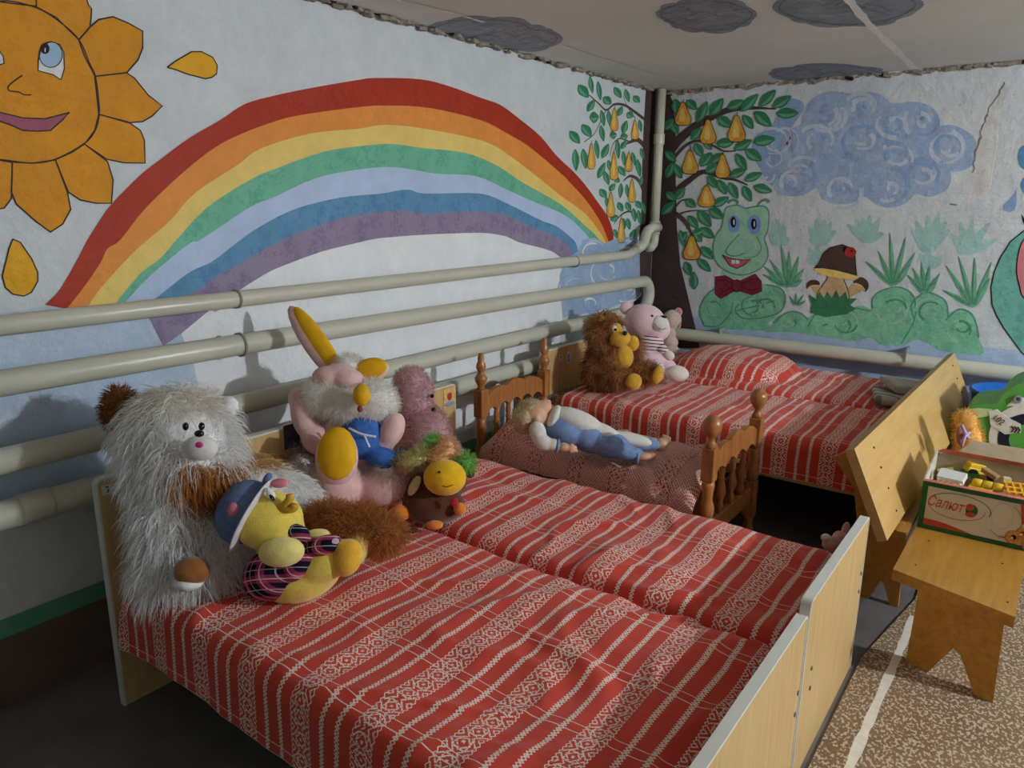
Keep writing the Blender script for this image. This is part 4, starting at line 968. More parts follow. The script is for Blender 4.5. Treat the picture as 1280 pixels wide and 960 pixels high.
# --- yellow duckling in cap and plaid frock
T = Toy('toy_duckling', 'yellow toy duckling in a blue cap and plaid dress, leaning on the white dog', 'soft toy', (372, 756), .372)
yel = plush('plush_yellow', rgb(244, 216, 96)); yel2 = plush('plush_pale_yellow', rgb(246, 226, 140)); org = plush('plush_amber', rgb(240, 186, 60))
T.part('body', [(378, 722, .0, 50, 30, 34, -18), (405, 705, .02, 42, 24, 28, -25), (355, 700, -.01, 36, 34, 32), (335, 650, .01, 44, 38, 38), (345, 662, .02, 36, 30, 32)], yel, .007)
T.part('wing', [(352, 690, .085, 29, 19, 16, -5)], yel2); T.part('wing', [(396, 669, .02, 17, 8, 10, -5)], yel2)
of = T.part('foot', [(434, 697, .05, 19, 25, 16, 20), (426, 682, .05, 9, 9, 10)], org, .006)[0]
T.part('foot', [(447, 686, -.005, 14, 22, 14, 15)], yel2)
beak = plain('toy_beak', rgb(214, 168, 50), .5, .3)
P_ = [(350, 634, .055), (356, 631, .06), (362, 624, .063), (362, 618, .064)]
T.cord('beak', P_, .010, beak); T.cord('beak', [(350, 636, .055), (358, 637, .06), (366, 636, .062), (369, 631, .064)], .010, beak)
T.part('eye_white', [(338, 617, .060, 5, 9, 5, -35)], white_pl); T.part('eye', [(340, 622, .068, 2.2, 5, 4, -35)], eye_m)
denim = plain('cap_denim', rgb(108, 128, 172), .8, .1, .2, 60, .3, 200)
cap = T.part('cap', [(306, 640, .005, 34, 42, 36, 28)], denim, None)
mb = MB(); T.e(mb, 315, 645, .02, 4.5, 53, 40, 28); mb.build('cap_brim', plain('cap_brim_white', rgb(222, 216, 222), .7), T.root)
pinkp = plain('patch_pink', rgb(220, 130, 150), .8)
T.part('cap_patch', [(291, 637, .075, 7, 9, 4, 10)], pinkp, None, cap); T.part('cap_bow', [(349, 604, .02, 11, 6, 6, -5)], pinkp, None, cap); T.part('cap_bow', [(334, 599, .02, 5, 9, 5, 30)], denim, None, cap)
m, t, b = newmat('plaid_cloth', .85, .1)
g = t.node('ShaderNodeTexCoord').outputs['Object']; mp = t.node('ShaderNodeMapping'); mp.inputs['Rotation'].default_value = (.5, .4, .5); t.l.new(g, mp.inputs[0]); sx = t.node('ShaderNodeSeparateXYZ'); t.l.new(mp.outputs[0], sx.inputs[0])
def band(x, per, lo, hi):
    fr = t.m('FRACT', t.m('DIVIDE', x, per)); return t.m('MULTIPLY', t.m('GREATER_THAN', fr, lo), t.m('LESS_THAN', fr, hi))
X_, Y_ = sx.outputs[0], sx.outputs[2]
pkk = t.m('MULTIPLY', t.m('ADD', band(X_, .045, .05, .45), band(Y_, .045, .05, .45)), .5)
col = t.mix(pkk, rgb(26, 24, 40), rgb(200, 70, 110))
col = t.mix(t.m('MAXIMUM', band(X_, .045, .22, .27), band(Y_, .045, .22, .27)), col, rgb(225, 205, 205))
col = t.mix(t.m('MAXIMUM', band(X_, .045, .72, .76), band(Y_, .045, .72, .76)), col, rgb(190, 180, 190))
t.l.new(col, b.inputs['Base Color']); plaid = m
T.part('dress', [(346, 716, .006, 42, 34, 38, -15), (375, 703, .018, 34, 24, 34, -35), (332, 728, .005, 26, 22, 30)], plaid, .007); T.part('dress_ruffle', [(405, 682, .055, 24, 13, 12, -18), (372, 666, .05, 17, 11, 12, 20)], plaid, .006)

# --- pink and white rabbit with yellow ears and sole
T = Toy('toy_rabbit', 'pink and white toy rabbit with yellow ear linings and one yellow sole raised', 'soft toy', (440, 640), .372); T.off = .06
pink_pl = plush('plush_pink', rgb(238, 196, 192)); yfelt = plain('yellow_felt', rgb(236, 178, 22), .6, .25, .12, 20); wf = lambda p: c3(250, 246, 240)
ob, V0, F0 = T.part('body', [(440, 550, -.04, 48, 46, 40), (430, 600, -.03, 52, 36, 42), (428, 605, .04, 30, 32, 40), (480, 606, .01, 42, 26, 36, -10), (430, 490, -.05, 46, 36, 38)], pink_pl, .007)
oh, V, Fc = T.part('cheek_fur_base', [(408, 497, .015, 32, 26, 28), (462, 503, .02, 34, 28, 28), (436, 505, .03, 36, 26, 26), (436, 458, -.02, 18, 14, 16)], white_pl, .006)
fur(T.root, V, Fc, 8000, .022, .0015, wf, .3, .6, 5, name='cheek_fur')
T.part('brow', [(412, 472, .030, 22, 15, 20, 5), (434, 474, .034, 22, 14, 20, 5), (424, 468, .02, 24, 14, 20)], pink_pl, .005)
def ear(p0, p1, wd, d, bend=0):
    (x0, y0), (x1, y1) = p0, p1; ang = math.degrees(atan2(y1-y0, x1-x0)); L = math.hypot(x1-x0, y1-y0); cx, cy = (x0+x1)/2, (y0+y1)/2
    e_ = T.part('ear', [(cx, cy, d, L*.54, wd, 7, ang)], pink_pl); return cx, cy, L, ang, e_
cx, cy, L, ang, e_ = ear((424, 474), (364, 386), 15, -.03); T.part('ear_lining', [(cx+5, cy-1.5, .003-.03+.006, L*.51, 11.5, 5, ang)], yfelt, None, e_)
cx, cy, L, ang, e_ = ear((444, 466), (484, 458), 15, -.01); T.part('ear_lining', [(cx, cy-2, .004, L*.50, 12.5, 5, ang)], yfelt, None, e_)
T.part('nose', [(452, 494, .125, 11, 14, 10)], yfelt); T.part('mouth', [(450, 511, .115, 3.5, 4.5, 3)], plain('mouth_red', rgb(150, 60, 60), .7))
T.part('arm', [(380, 520, .03, 16, 32, 16, -14), (395, 548, .03, 18, 22, 18, -30), (372, 498, .03, 12, 14, 12)], pink_pl, .006); T.part('arm', [(490, 538, .04, 15, 24, 16, 25), (480, 552, .03, 14, 16, 14)], pink_pl, .006)
blue = plain('blue_cloth', rgb(66, 112, 190), .85, .1, .2, 40, .3, 120); T.part('vest', [(452, 545, .035, 28, 30, 26, 10), (478, 572, .055, 24, 14, 18, 20)], blue, .006)
cordm = plain('white_cord', rgb(230, 228, 232), .8); T.cord('tie', [(436, 535, .115), (448, 541, .120), (458, 544, .118), (470, 546, .112)], .0035, cordm); T.cord('tie', [(455, 543, .119), (458, 550, .118), (462, 559, .113)], .003, cordm)
ofo = T.part('foot', [(421, 572, .13, 27, 37, 16, 3)], pink_pl); T.part('sole', [(421, 567, .150, 24.5, 34, 13, 3)], yfelt, None, ofo)
T.part('leg', [(424, 607, .075, 30, 25, 30), (428, 612, .03, 32, 24, 34)], pink_pl, .006)
hv = [(376, 598, -.02, 26, 32, 26), (492, 590, .03, 26, 20, 22)]
for q in hv:
    oh, V, Fc = T.part('hip_fur_base', [q], white_pl, .007); fur(T.root, V, Fc, 1900, .05, .0015, lambda p: c3(196, 184, 172), .5, .9, 6, name='hip_fur', curl=.3)

# --- dusty pink plush dog in profile
T = Toy('toy_poodle', 'dusty pink fuzzy toy dog turned sideways, beside the rabbit', 'soft toy', (556, 606), .372); T.off = .06
dp = plush('plush_dusty_pink', rgb(196, 156, 158), .15)
ob, V, Fc = T.part('body', [(514, 482, -.03, 22, 24, 24), (516, 505, -.03, 24, 26, 24), (526, 488, -.02, 15, 16, 16), (532, 540, -.03, 30, 34, 30), (545, 575, -.02, 34, 32, 32), (560, 590, .0, 24, 20, 24)], dp, .007)
fur(T.root, V, Fc, 10000, .018, .0014, lambda p: c3(222, 184, 186), .1, 1, 8, curl=.8)
T.bead('eye', 540, 495, .01, 2.6, eye_m); T.bead('nose', 542, 512, .01, 3, nose_m)

# --- brown toy with a yellow snout and orange feet
T = Toy('toy_monkey', 'small brown toy with a round yellow snout and orange feet, in front of the rabbit', 'soft toy', (548, 661), .372)
dbr = plush('plush_dark_brown', rgb(96, 56, 36), .2); ora = plush('plush_orange', rgb(238, 140, 50)); yb = plush('plush_bright_yellow', rgb(244, 190, 30))
T.part('body', [(542, 632, -.02, 40, 24, 32), (530, 615, -.04, 30, 26, 28), (552, 606, -.01, 26, 22, 24), (570, 600, -.03, 14, 18, 14)], dbr, .006)
T.part('snout', [(556, 597, .05, 27, 23, 22)], yb); T.bead('nostril', 549, 590, .101, 1.6, nose_m); T.cord('smile', [(551, 606, .098), (558, 608.5, .1), (566, 606, .096)], .0012, nose_m)
for q in ((497, 608, .0, 9, 14, 9), (501, 641, .02, 13, 10, 10), (575, 636, .05, 8, 8, 8), (543, 656, .04, 11, 6, 10)): T.part('foot', [q], ora)
T.part('ear', [(518, 607, .04, 6, 14, 5, 28)], plush('plush_cream', rgb(214, 200, 140))); T.part('ear', [(588, 591, -.03, 6, 7, 5)], dbr)
for spec, colr, sd_ in ((((516, 577, .02, 20, 8, 12, -14), (530, 568, .0, 14, 8, 12)), (206, 206, 140), 1), (((556, 564, .0, 14, 14, 13), (548, 575, .02, 14, 8, 10)), (238, 190, 140), 2), (((541, 551, -.01, 8, 5, 6), (583, 578, .02, 7, 9, 8)), (150, 214, 120), 3), (((507, 584, .02, 8, 6, 7),), (226, 170, 150), 4)):
    oh, V, Fc = T.part('hair_tuft', spec, plush('plush_tuft%d' % sd_, rgb(*colr)), .005, None, 3)
    fur(T.root, V, Fc, 900, .026, .0016, lambda p, c_=colr: c3(*c_), .3, 1, 20+sd_, name='hair_strands')
T.part('tag', [(568, 628, .08, 4.5, 6, 1.5, 15)], plain('tag_red', rgb(200, 40, 60), .5))
T = Toy('toy_parrot', 'small blue cloth toy with a yellow edge, tucked beside the rabbit', 'soft toy', (508, 580), .40)
T.part('body', [(506, 566, .0, 16, 9, 9, -15), (512, 572, .0, 12, 9, 9)], blue, .005); T.part('wing', [(513, 556, .02, 9, 3.5, 4, 15)], yb); T.part('tail', [(517, 568, .03, 5, 9, 4, 30)], plain('patch_red', rgb(190, 90, 80), .8))

# --- doll on the little bed
T = Toy('doll', 'doll in a blue and white romper lying on the doll bed', 'doll', (735, 570), .415)
skin = plain('doll_skin', rgb(222, 172, 140), .45, .35, .06); hairm = plain('doll_hair', rgb(196, 178, 140), .8, .2, .25, 70, .6, 120); romp = plain('romper_blue', rgb(128, 152, 196), .85, .1, .15, 60, .3, 160); romw = plain('romper_white', rgb(226, 222, 214), .85, .1, .05, 60, .3, 160)
oh = T.part('head', [(668, 518, .0, 21, 19, 20), (678, 510, .005, 13, 10, 14), (685, 502.5, .006, 4, 3.6, 4), (688, 511, .004, 6, 4, 7), (671, 524, .055, 5, 5, 4)], skin, .0045, None, 3)
oh, V, Fc = T.part('hair', [(656, 523, .0, 16, 20, 21, 10), (663, 510, -.004, 14, 11, 20, -20)], hairm, .005, None, 3); fur(T.root, V, Fc, 1500, .012, .0015, lambda p: c3(206, 188, 148), .3, .6, 31, name='hair_strands')
for q in ((675, 507, .028), (681, 504, .02)): T.part('eyelid', [(q[0], q[1], q[2], 2.4, 1.2, 2.4, -20)], plain('doll_lash', rgb(110, 80, 60), .6))
T.part('mouth', [(690, 508, .012, 1.8, 2.2, 4)], plain('doll_lip', rgb(200, 110, 100), .5))
T.part('romper', [(708, 538, .0, 30, 21, 24, 18), (736, 546, .0, 30, 20, 24, 20), (762, 556, .01, 26, 17, 22, 10), (782, 566, .035, 24, 9.5, 12, 4), (772, 560, .03, 22, 12, 14, 10), (790, 553, -.04, 26, 10, 12, 12), (812, 555, -.05, 14, 8, 9, 8)], romp, .0055)
T.part('bib', [(722, 527, .004, 36, 15, 22, 22), (752, 541, .004, 26, 12, 18, 22), (784, 549, -.028, 32, 9.5, 13, 10)], romw, .0055)
T.part('collar', [(692, 522, .008, 8, 17, 18, 25)], romw)
T.part('sleeve', [(672, 540, .07, 11, 14, 11, -15), (679, 553, .085, 14, 10, 10, 25), (692, 556, .09, 9, 8, 8, 10)], romw, .005); T.part('cuff', [(697, 557, .09, 3.5, 9, 8.5, 8)], romp)
hand = [(705, 559, .09, 8, 6, 6, 10), (714, 561, .092, 6, 5.5, 5)]
for k in range(4): hand.append((718+.5*k, 558+2.0*k, .094-.002*k, 3.6, 1.5, 1.7, 10))
hand.append((714, 556, .097, 3, 1.6, 1.6, -30)); T.part('hand', hand, skin, .003, None, 2)
T.part('sock_cuff', [(796, 571, .04, 3, 9.5, 10)], romp); T.part('foot', [(806, 571, .04, 12, 6, 8, 4), (816, 570, .04, 4, 5, 6)], skin, .004, None, 3)
ft = [(827, 556, -.06, 9, 9, 8), (832, 552, -.06, 6, 8, 6, 10)]
for k in range(5): ft.append((829+2.1*k, 545.5+.8*k, -.06+.004*k, 1.6, 3, 1.8))
T.part('foot', ft, skin, .0035, None, 2)

# --- shaggy brown bear
T = Toy('toy_bear', 'shaggy brown toy bear with yellow face, belly and soles', 'soft toy', (778, 486), .470); T.off = .05
yfe = plush('plush_mustard', rgb(224, 172, 60)); brc = lambda p: c3(208, 158, 108) if noise.noise(p*30) > -.15 else c3(140, 98, 70)
ob, V, Fc = T.part('body', [(757, 416, -.03, 22, 22, 22), (764, 452, -.03, 30, 28, 28), (752, 462, -.04, 22, 22, 24), (772, 470, .03, 20, 12, 18), (805, 466, .01, 20, 12, 14, 5), (752, 400, -.03, 6, 8, 5), (795, 436, .0, 8, 11, 8, -20)], brown_pl, .007)
def bkeep(p):
    x, y = T.px_of(p); return not ((x-776)**2/14**2+(y-420)**2/13**2 < 1 or (x-780)**2/13**2+(y-446)**2/15**2 < 1)
fur(T.root, V, Fc, 11000, .045, .0018, brc, .5, .6, 41, keep=bkeep, curl=.3)
T.part('face', [(769, 412, .040, 9, 9, 10), (775, 424, .050, 14, 10.5, 13, -12)], yfe, .004); T.part('belly', [(780, 446, .055, 12, 15, 9)], yfe); T.part('palm', [(791, 429, .05, 8, 10, 6)], yfe)
T.part('sole', [(792, 477, .095, 10.5, 10.5, 7, 20)], yfe); T.part('sole', [(822, 469, .075, 6.5, 11.5, 6, 15)], yfe); T.part('ear_lining', [(752, 400, .02, 4, 7, 3)], yfe)
T.part('eye_white', [(768, 411, .080, 3, 4.2, 3)], white_pl); T.bead('eye', 769.2, 412, .087, 2.0, eye_m); T.bead('nose', 781, 416.5, .096, 3.0, nose_m)

# --- pale pink bear in a striped top
T = Toy('toy_bear', 'smooth pale pink toy bear with white muzzle and striped top', 'soft toy', (830, 478), .468)
pb = plush('plush_pale_pink', rgb(240, 204, 212), .04, .15); wb = plush('plush_cream_white', rgb(236, 228, 220), .04, .15)
m, t, b = newmat('striped_jersey', .9, .1)
g = t.node('ShaderNodeTexCoord').outputs['Object']; sx = t.node('ShaderNodeSeparateXYZ'); t.l.new(g, sx.inputs[0])
fr = t.m('FRACT', t.m('DIVIDE', t.m('ADD', sx.outputs[2], t.m('MULTIPLY', sx.outputs[1], .15)), .0165)); t.l.new(t.mix(t.m('LESS_THAN', fr, .30), rgb(238, 214, 214), rgb(60, 48, 56)), b.inputs['Base Color']); jersey = m
T.part('head', [(806, 403, -.03, 26, 23, 24, 10), (818, 412, -.015, 20, 16, 18)], pb, .005); T.part('ear', [(783, 385, -.04, 8.5, 8.5, 5)], pb)
T.part('muzzle', [(824, 405, .04, 12.5, 11.5, 10, 15)], wb); T.bead('eye', 814.5, 395.5, .055, 2.5, eye_m); T.part('nose', [(830, 396, .066, 3.5, 1.8, 2.5, 15)], nose_m)
T.cord('smile', [(818, 405, .079), (822, 409, .082), (828, 411.5, .080), (833, 410, .070)], .0012, nose_m)
T.part('top', [(812, 430, -.01, 18, 14, 18), (808, 438, -.02, 20, 10, 18)], jersey, .005); T.part('body', [(812, 451, -.02, 26, 17, 22), (832, 456, .015, 16, 9, 11, 25)], pb, .005)
T.part('sleeve', [(828, 437, .035, 9, 6.5, 7, 35)], jersey); T.part('paw', [(836, 444, .045, 7.5, 6, 6.5, 30)], wb); T.part('foot', [(846, 467, .05, 15, 10.5, 12, 5)], wb); T.part('foot', [(823, 466, .045, 8, 12.5, 9, 10)], wb)

# --- little beige toy behind the bears
T = Toy('toy_mouse', 'small beige toy mouse with pink ears, behind the pink bear', 'soft toy', (838, 430), .53)
bg = plush('plush_beige', rgb(214, 188, 176)); T.part('body', [(840, 400, .0, 12, 13, 11), (836, 418, .0, 9, 10, 9), (838, 428, .0, 10, 8, 9), (839, 440, .0, 11, 9, 10), (840, 449, .0, 11, 7, 10)], bg, .005)
for q in ((848, 390, .01, 5, 5.5, 2.5), (848, 405, .02, 3.5, 6, 2.5)): e_ = T.part('ear', [q], bg); T.part('ear_lining', [(q[0]+.5, q[1], q[2]+.008, q[3]*.7, q[4]*.75, 1.8)], plain('ear_rose', rgb(206, 120, 140), .8), None, e_)
# ------------------------------------------------------------------ cardboard box of toys on the bench
card = plain('cardboard', rgb(178, 158, 132), .85, .1, .08, 30); card_in = plain('cardboard_grey', rgb(196, 188, 172), .85, .1, .06, 20); pr_g = plain('print_green', rgb(40, 92, 48), .6, .25, .1); pr_r = plain('print_red', rgb(192, 70, 52), .6, .25, .1); pr_pk = plain('print_coral', rgb(226, 120, 106), .6, .25, .15, 40); pr_w = plain('print_cream', rgb(214, 202, 180), .6, .25, .05)
bx0, bx1, by0, by1, bz0, bz1 = -.285, .10, 2.70, 2.98, ST+.0015, .458
box = thing('cardboard_box', (bx0, by0, bz0), 'open printed cardboard biscuit box full of small toys', 'box')
th = .004
bf = MB().box(((bx0+bx1)/2, by0+th/2, (bz0+bz1)/2), (bx1-bx0, th, bz1-bz0)).build('front_panel', pr_w, box)
MB().box(((bx0+bx1)/2, by1-th/2, (bz0+bz1)/2+.012), (bx1-bx0, th, bz1-bz0+.024)).build('back_panel', card, box)
MB().prism([(bx0, by0, bz0), (bx0, by1, bz0), (bx0, by1, bz1+.04), (bx0, by0+.06, bz1+.015), (bx0, by0, bz1)], (1, 0, 0), th).build('side_panel', card_in, box)
MB().box((bx1-th/2, (by0+by1)/2, (bz0+bz1)/2), (th, by1-by0, bz1-bz0)).build('side_panel', card_in, box)
MB().box(((bx0+bx1)/2, (by0+by1)/2, bz0+th/2), (bx1-bx0, by1-by0, th)).build('bottom_panel', card, box)
MB().prism([(bx0+.055, by1-.002, bz1+.022), (bx1, by1-.002, bz1+.022), (bx1+.02, by1+.10, bz1+.058), (bx0+.10, by1+.10, bz1+.058)], (0, -.3, 1), th).build('lid_flap', card, box)
fp = MB().prism([(bx0, by1-.001, bz1+.026), (bx1, by1-.001, bz1+.026), (bx1, by1-.012, bz1+.040), (bx0+.02, by1-.012, bz1+.044)], (0, -1, .3), .002).build('flap_edge', pr_pk, box)
MB().prism([(bx0, by0, bz1), (bx1, by0, bz1), (bx1, by0+.014, bz1+.002), (bx0, by0+.014, bz1+.002)], (0, 0, 1), .0015).build('rim', pr_pk, box)
# print on the front
yf = by0-.0006
def pf(u, v): return (bx0+u*(bx1-bx0), yf, bz0+v*(bz1-bz0))
def printed(name, pts, mat, lay=0, th_=.0004):
    P = [(pf(u, v)[0], yf-.0005*lay, pf(u, v)[2]) for u, v in pts]; return MB().prism(P, (0, -1, 0), th_).build(name, mat, bf)
for pts in (((0, 0), (1, 0), (1, .09), (0, .09)), ((0, .91), (1, .91), (1, 1), (0, 1)), ((0, .09), (.045, .09), (.045, .91), (0, .91))): printed('printed_border', pts, pr_g)
printed('printed_swoosh', [(.045, .09)]+[(.045+.36*s_, .09+.14*sin(pi*min(1, s_*.55+.35))*(1-s_)**.4+.0) for s_ in [i/14 for i in range(15)]], pr_r, 0)
def ring(name, cu, cv, ru, rv, wd, mat, a0=0, a1=2*pi, lay=1):
    P = [Vector(pf(cu+ru*cos(a), cv+rv*sin(a)))+Vector((0, -.0007*lay, 0)) for a in [a0+(a1-a0)*i/40 for i in range(41)]]
    MB().ribbon(P, wd, (0, -1, 0)).build(name, mat, bf)
ring('printed_oval', .29, .60, .23, .26, .0022, pr_g, -.3, 3.0); ring('printed_oval', .27, .58, .21, .25, .0016, pr_r, 2.9, 6.4)
ring('printed_circle', .62, .52, .12, .34, .0016, pr_g, -2.4, 1.2); ring('printed_circle', .60, .60, .075, .26, .0010, card)
text_obj('lettering', 'Салют', .050, pr_r, bf, (pf(.185, .60)[0], yf-.0015, pf(.185, .60)[2]), (1, 0, -.03), (.03, 0, 1), .0003, .25, .105)
MB().ell((pf(.385, .58)[0], yf-.0005, pf(.385, .58)[2]), (.017, .0008, .021)).build('printed_emblem', pr_g, bf); MB().ell((pf(.370, .64)[0], yf-.0012, pf(.370, .64)[2]), (.011, .0008, .013)).build('printed_emblem', pr_r, bf); MB().ell((pf(.380, .49)[0], yf-.0014, pf(.380, .49)[2]), (.014, .0008, .008)).build('printed_emblem', pr_r, bf)
printed('printed_corner', [(.71, .91), (1, .91), (1, .62), (.84, .55), (.74, .52)], pr_r)
bis = plain('print_biscuit', rgb(200, 130, 70), .6, .2, .3, 120)
for u, v, r in ((.70, .22, .023), (.76, .34, .020), (.82, .14, .024), (.90, .26, .022), (.96, .12, .022)):
    MB().lathe([(r*.35, 0), (r*.6, .0009), (r*.9, .0007), (r, 0)], (pf(u, v)[0], yf-.0002, pf(u, v)[2]), Matrix.Rotation(pi/2, 3, 'X'), 18).build('printed_biscuit', bis, bf)
# contents
ylw = plain('plastic_yellow', rgb(240, 200, 50), .35, .5, .05); ylo = plain('plastic_amber', rgb(240, 176, 40), .35, .5, .05); wht_p = plain('plastic_white', rgb(236, 236, 236), .35, .5, .02); blk = plain('rubber_black', rgb(28, 28, 30), .5, .4, .05); grn = plain('plastic_green', rgb(60, 130, 70), .4, .4); lime = plain('plastic_lime', rgb(186, 206, 70), .4, .4); brn = plain('wood_scrap', rgb(168, 130, 92), .7, .2, .15)
zt = bz1-.045
fill = MB(); rnd = random.Random(12)
def toy_at(px_, py_, z): return on(px_, py_, 2, z)
for k, (cn, mt_) in enumerate((('amber', ylo), ('yellow', ylw), ('brown', brn), ('green', grn), ('amber', ylo), ('yellow', ylw), ('brown', brn), ('green', grn))):
    fr_ = k < 4; x = bx0+.06+.09*(k % 4); y = by0+.07 if fr_ else by1-.07
    o = MB().box((x, y, bz0+.07), (.07, .09, .08), Matrix.Rotation(rnd.uniform(-.3, .3), 3, 'Z'), .004).build('toy_brick', mt_)
    tag(o, '%s toy brick deep in the biscuit box by its %s panel' % (cn, 'front' if fr_ else 'back'), 'toy brick', 'loose bricks in the box')
# studded white brick
q = toy_at(1190, 596, zt+.03); w_ = thing('toy_brick', q, 'white studded toy brick on top in the biscuit box', 'toy brick'); R_ = Matrix.Rotation(radians(-10), 3, 'Z') @ Matrix.Rotation(radians(25), 3, 'X')
MB().box(q, (.082, .046, .022), R_, .002).build('brick_body', wht_p, w_)
for i in range(5): MB().tube([q+R_ @ Vector((-.032+.016*i, -.022, -.004)), q+R_ @ Vector((-.032+.016*i, -.029, -.004))], .0055, 10).build('stud', wht_p, w_)
# toy trucks
def truck(px_, py_, yaw, label, mat, sc=1.0):
    q = toy_at(px_, py_, zt+.028); t_ = thing('toy_truck', q, label, 'toy truck'); R_ = Matrix.Rotation(yaw, 3, 'Z') @ Matrix.Rotation(.15, 3, 'Y')
    P = lambda x, y, z: q+R_ @ Vector((x*sc, y*sc, z*sc))
    MB().box(P(0, 0, 0), (.11*sc, .045*sc, .022*sc), R_, .004).build('chassis', mat, t_); MB().box(P(.032, 0, .022), (.035*sc, .042*sc, .032*sc), R_, .006).build('cab', mat, t_)
    MB().box(P(-.022, 0, .018), (.06*sc, .044*sc, .018*sc), R_, .004).build('tipper', mat, t_)
    for x in (-.035, .035):
        for y in (-.028, .028): MB().tube([P(x, y-.006, -.010), P(x, y+.006, -.010)], .017*sc, 14).build('wheel', blk, t_)
truck(1225, 588, .5, 'yellow toy truck with black wheels, wedged in the biscuit box', ylw, .9); truck(1268, 590, -.25, 'larger yellow toy truck at the back of the biscuit box', ylw, 1.15)
def tank(px_, py_, ang, label, mat, n=3):
    q = toy_at(px_, py_, zt+.026); t_ = thing('toy_tanker', q, label, 'toy'); d = Vector((cos(ang), sin(ang), 0))
    for i in range(n): c = q+d*(-.026+.03*i); MB().tube([c-d*.0145, c-d*.012, c+d*.012, c+d*.0145], [.011, .014, .014, .011], 14).build('section', mat, t_)
tank(1233, 606, -.1, 'yellow jointed toy cylinder at the front of the biscuit box', ylw)
q = toy_at(1238, 592, zt+.042); tag(MB().box(q, (.055, .026, .016), Matrix.Rotation(-.5, 3, 'Z') @ Matrix.Rotation(.3, 3, 'Y'), .003).build('wood_block', brn), 'brown wooden block lying across the toys in the box', 'block')
q = toy_at(1258, 600, zt+.03); tag(MB().box(q, (.026, .022, .020), Matrix.Rotation(.3, 3, 'Z'), .003).build('toy_brick', plain('plastic_cream', rgb(222, 200, 150), .4)), 'small cream toy brick beside the wooden block in the box', 'toy brick')
q = toy_at(1182, 588, zt+.02); mb = MB().box(q, (.05, .03, .012), Matrix.Rotation(.2, 3, 'Z') @ Matrix.Rotation(-.3, 3, 'Y'), .004); tag(mb.build('toy_boat', lime), 'lime toy piece behind the white brick in the box', 'toy')
q = toy_at(1212, 592, zt+.02); mb = MB().box(q, (.06, .04, .012), Matrix.Rotation(.1, 3, 'Z'), .003); tag(mb.build('toy_plate', grn), 'green toy plate under the white brick in the box', 'toy')
rk = toy_at(1276, 612, zt+.032); t_ = thing('toy_rack', rk, 'amber plastic lattice toy at the right of the biscuit box', 'toy'); R_ = Matrix.Rotation(.25, 3, 'Z') @ Matrix.Rotation(.25, 3, 'X')
for i in range(5): MB().box(rk+R_ @ Vector((-.04+.02*i, 0, 0)), (.007, .07, .012), R_, .002).build('bar', ylo, t_)
for j in range(3): MB().box(rk+R_ @ Vector((0, -.028+.028*j, .002)), (.095, .007, .010), R_, .002).build('cross_bar', ylo, t_)

# ------------------------------------------------------------------ things behind the tipped bench
def slab_px(pts, y, th_, name, mat, par, bev=0):
    P = [on(p[0], p[1], 1, y) for p in pts]
    for q in P: q.z = max(q.z, ST+.002)
    return MB().prism(P, (0, 1, 0), th_).build(name, mat, par)
car_g = plain('vinyl_green', rgb(92, 170, 76), .45, .35, .06); car_d = plain('vinyl_navy', rgb(28, 32, 60), .45, .35); car_w = plain('vinyl_white', rgb(224, 224, 220), .45, .35); car_b = plain('vinyl_blue', rgb(30, 100, 190), .45, .35); dgr = plain('vinyl_dark_green', rgb(44, 110, 60), .45, .35)
yc = 3.55
gc = thing('play_car', on(1260, 590, 1, yc), 'green play car cushion with white arch marked 102', 'toy car')
body = [(1196, 596), (1194, 560), (1198, 530), (1215, 508), (1246, 504), (1252, 496), (1266, 484), (1284, 479), (1320, 480), (1345, 495), (1362, 530), (1366, 596)]
g_ = slab_px(smooth_closed(body, 3), yc, .30, 'body', car_g, gc)
arch_o = [(1284+48*cos(a), 547-42*sin(a)) for a in [radians(205-205*i/24) for i in range(25)]]; arch_i = [(1286+25*cos(a), 550-20*sin(a)) for a in [radians(205-205*i/24) for i in range(25)]]
arch_m = [(1285+38*cos(a), 549-32*sin(a)) for a in [radians(205-205*i/24) for i in range(25)]]
slab_px(arch_o+arch_m[::-1], yc-.004, .004, 'arch', car_w, g_); slab_px(arch_m+arch_i[::-1], yc-.005, .005, 'arch_band', car_d, g_)
slab_px([(1236, 514), (1246, 512), (1260, 522), (1276, 530), (1276, 541), (1256, 543), (1238, 531)], yc-.006, .006, 'number_plate', car_w, g_)
pl = on(1248, 525, 1, yc-.0085); text_obj('number', '102', .036, black_ink, g_, pl, (.82, 0, -.57), (.57, 0, .82), .0006, 0, .038)
for k in range(3):
    c = (1265+4*k, 536.5+.6*k); slab_px([(c[0], c[1]-4), (c[0]+3, c[1]), (c[0], c[1]+4), (c[0]-2, c[1]+4), (c[0]+1, c[1]), (c[0]-2, c[1]-4)], yc-.008, .002, 'chevron', car_d, g_)
lm = on(1272, 499, 1, yc-.004); MB().lathe([(.004, 0), (.012, .006), (.016, .004), (.016, 0)], lm, Matrix.Rotation(pi/2, 3, 'X'), 16).build('headlight', plain('light_grey', rgb(150, 160, 170), .2, .6), g_)
slab_px([(1258, 508), (1266, 500), (1290, 494), (1300, 500), (1290, 504), (1272, 507)], yc-.003, .003, 'bumper_stripe', car_w, g_)
for k in range(3): slab_px([(1262+7*k, 522-1.5*k), (1267+7*k, 520.5-1.5*k), (1266+7*k, 526-1.5*k), (1261+7*k, 527.5-1.5*k)], yc-.004, .004, 'badge', plain('badge_gold', rgb(214, 190, 90), .5), g_)
lb = slab_px([(1199, 514), (1222, 510), (1240, 512), (1236, 520), (1214, 524), (1200, 521)], yc-.004, .004, 'printed_panel', plain('vinyl_pale', rgb(206, 220, 170), .5), g_)
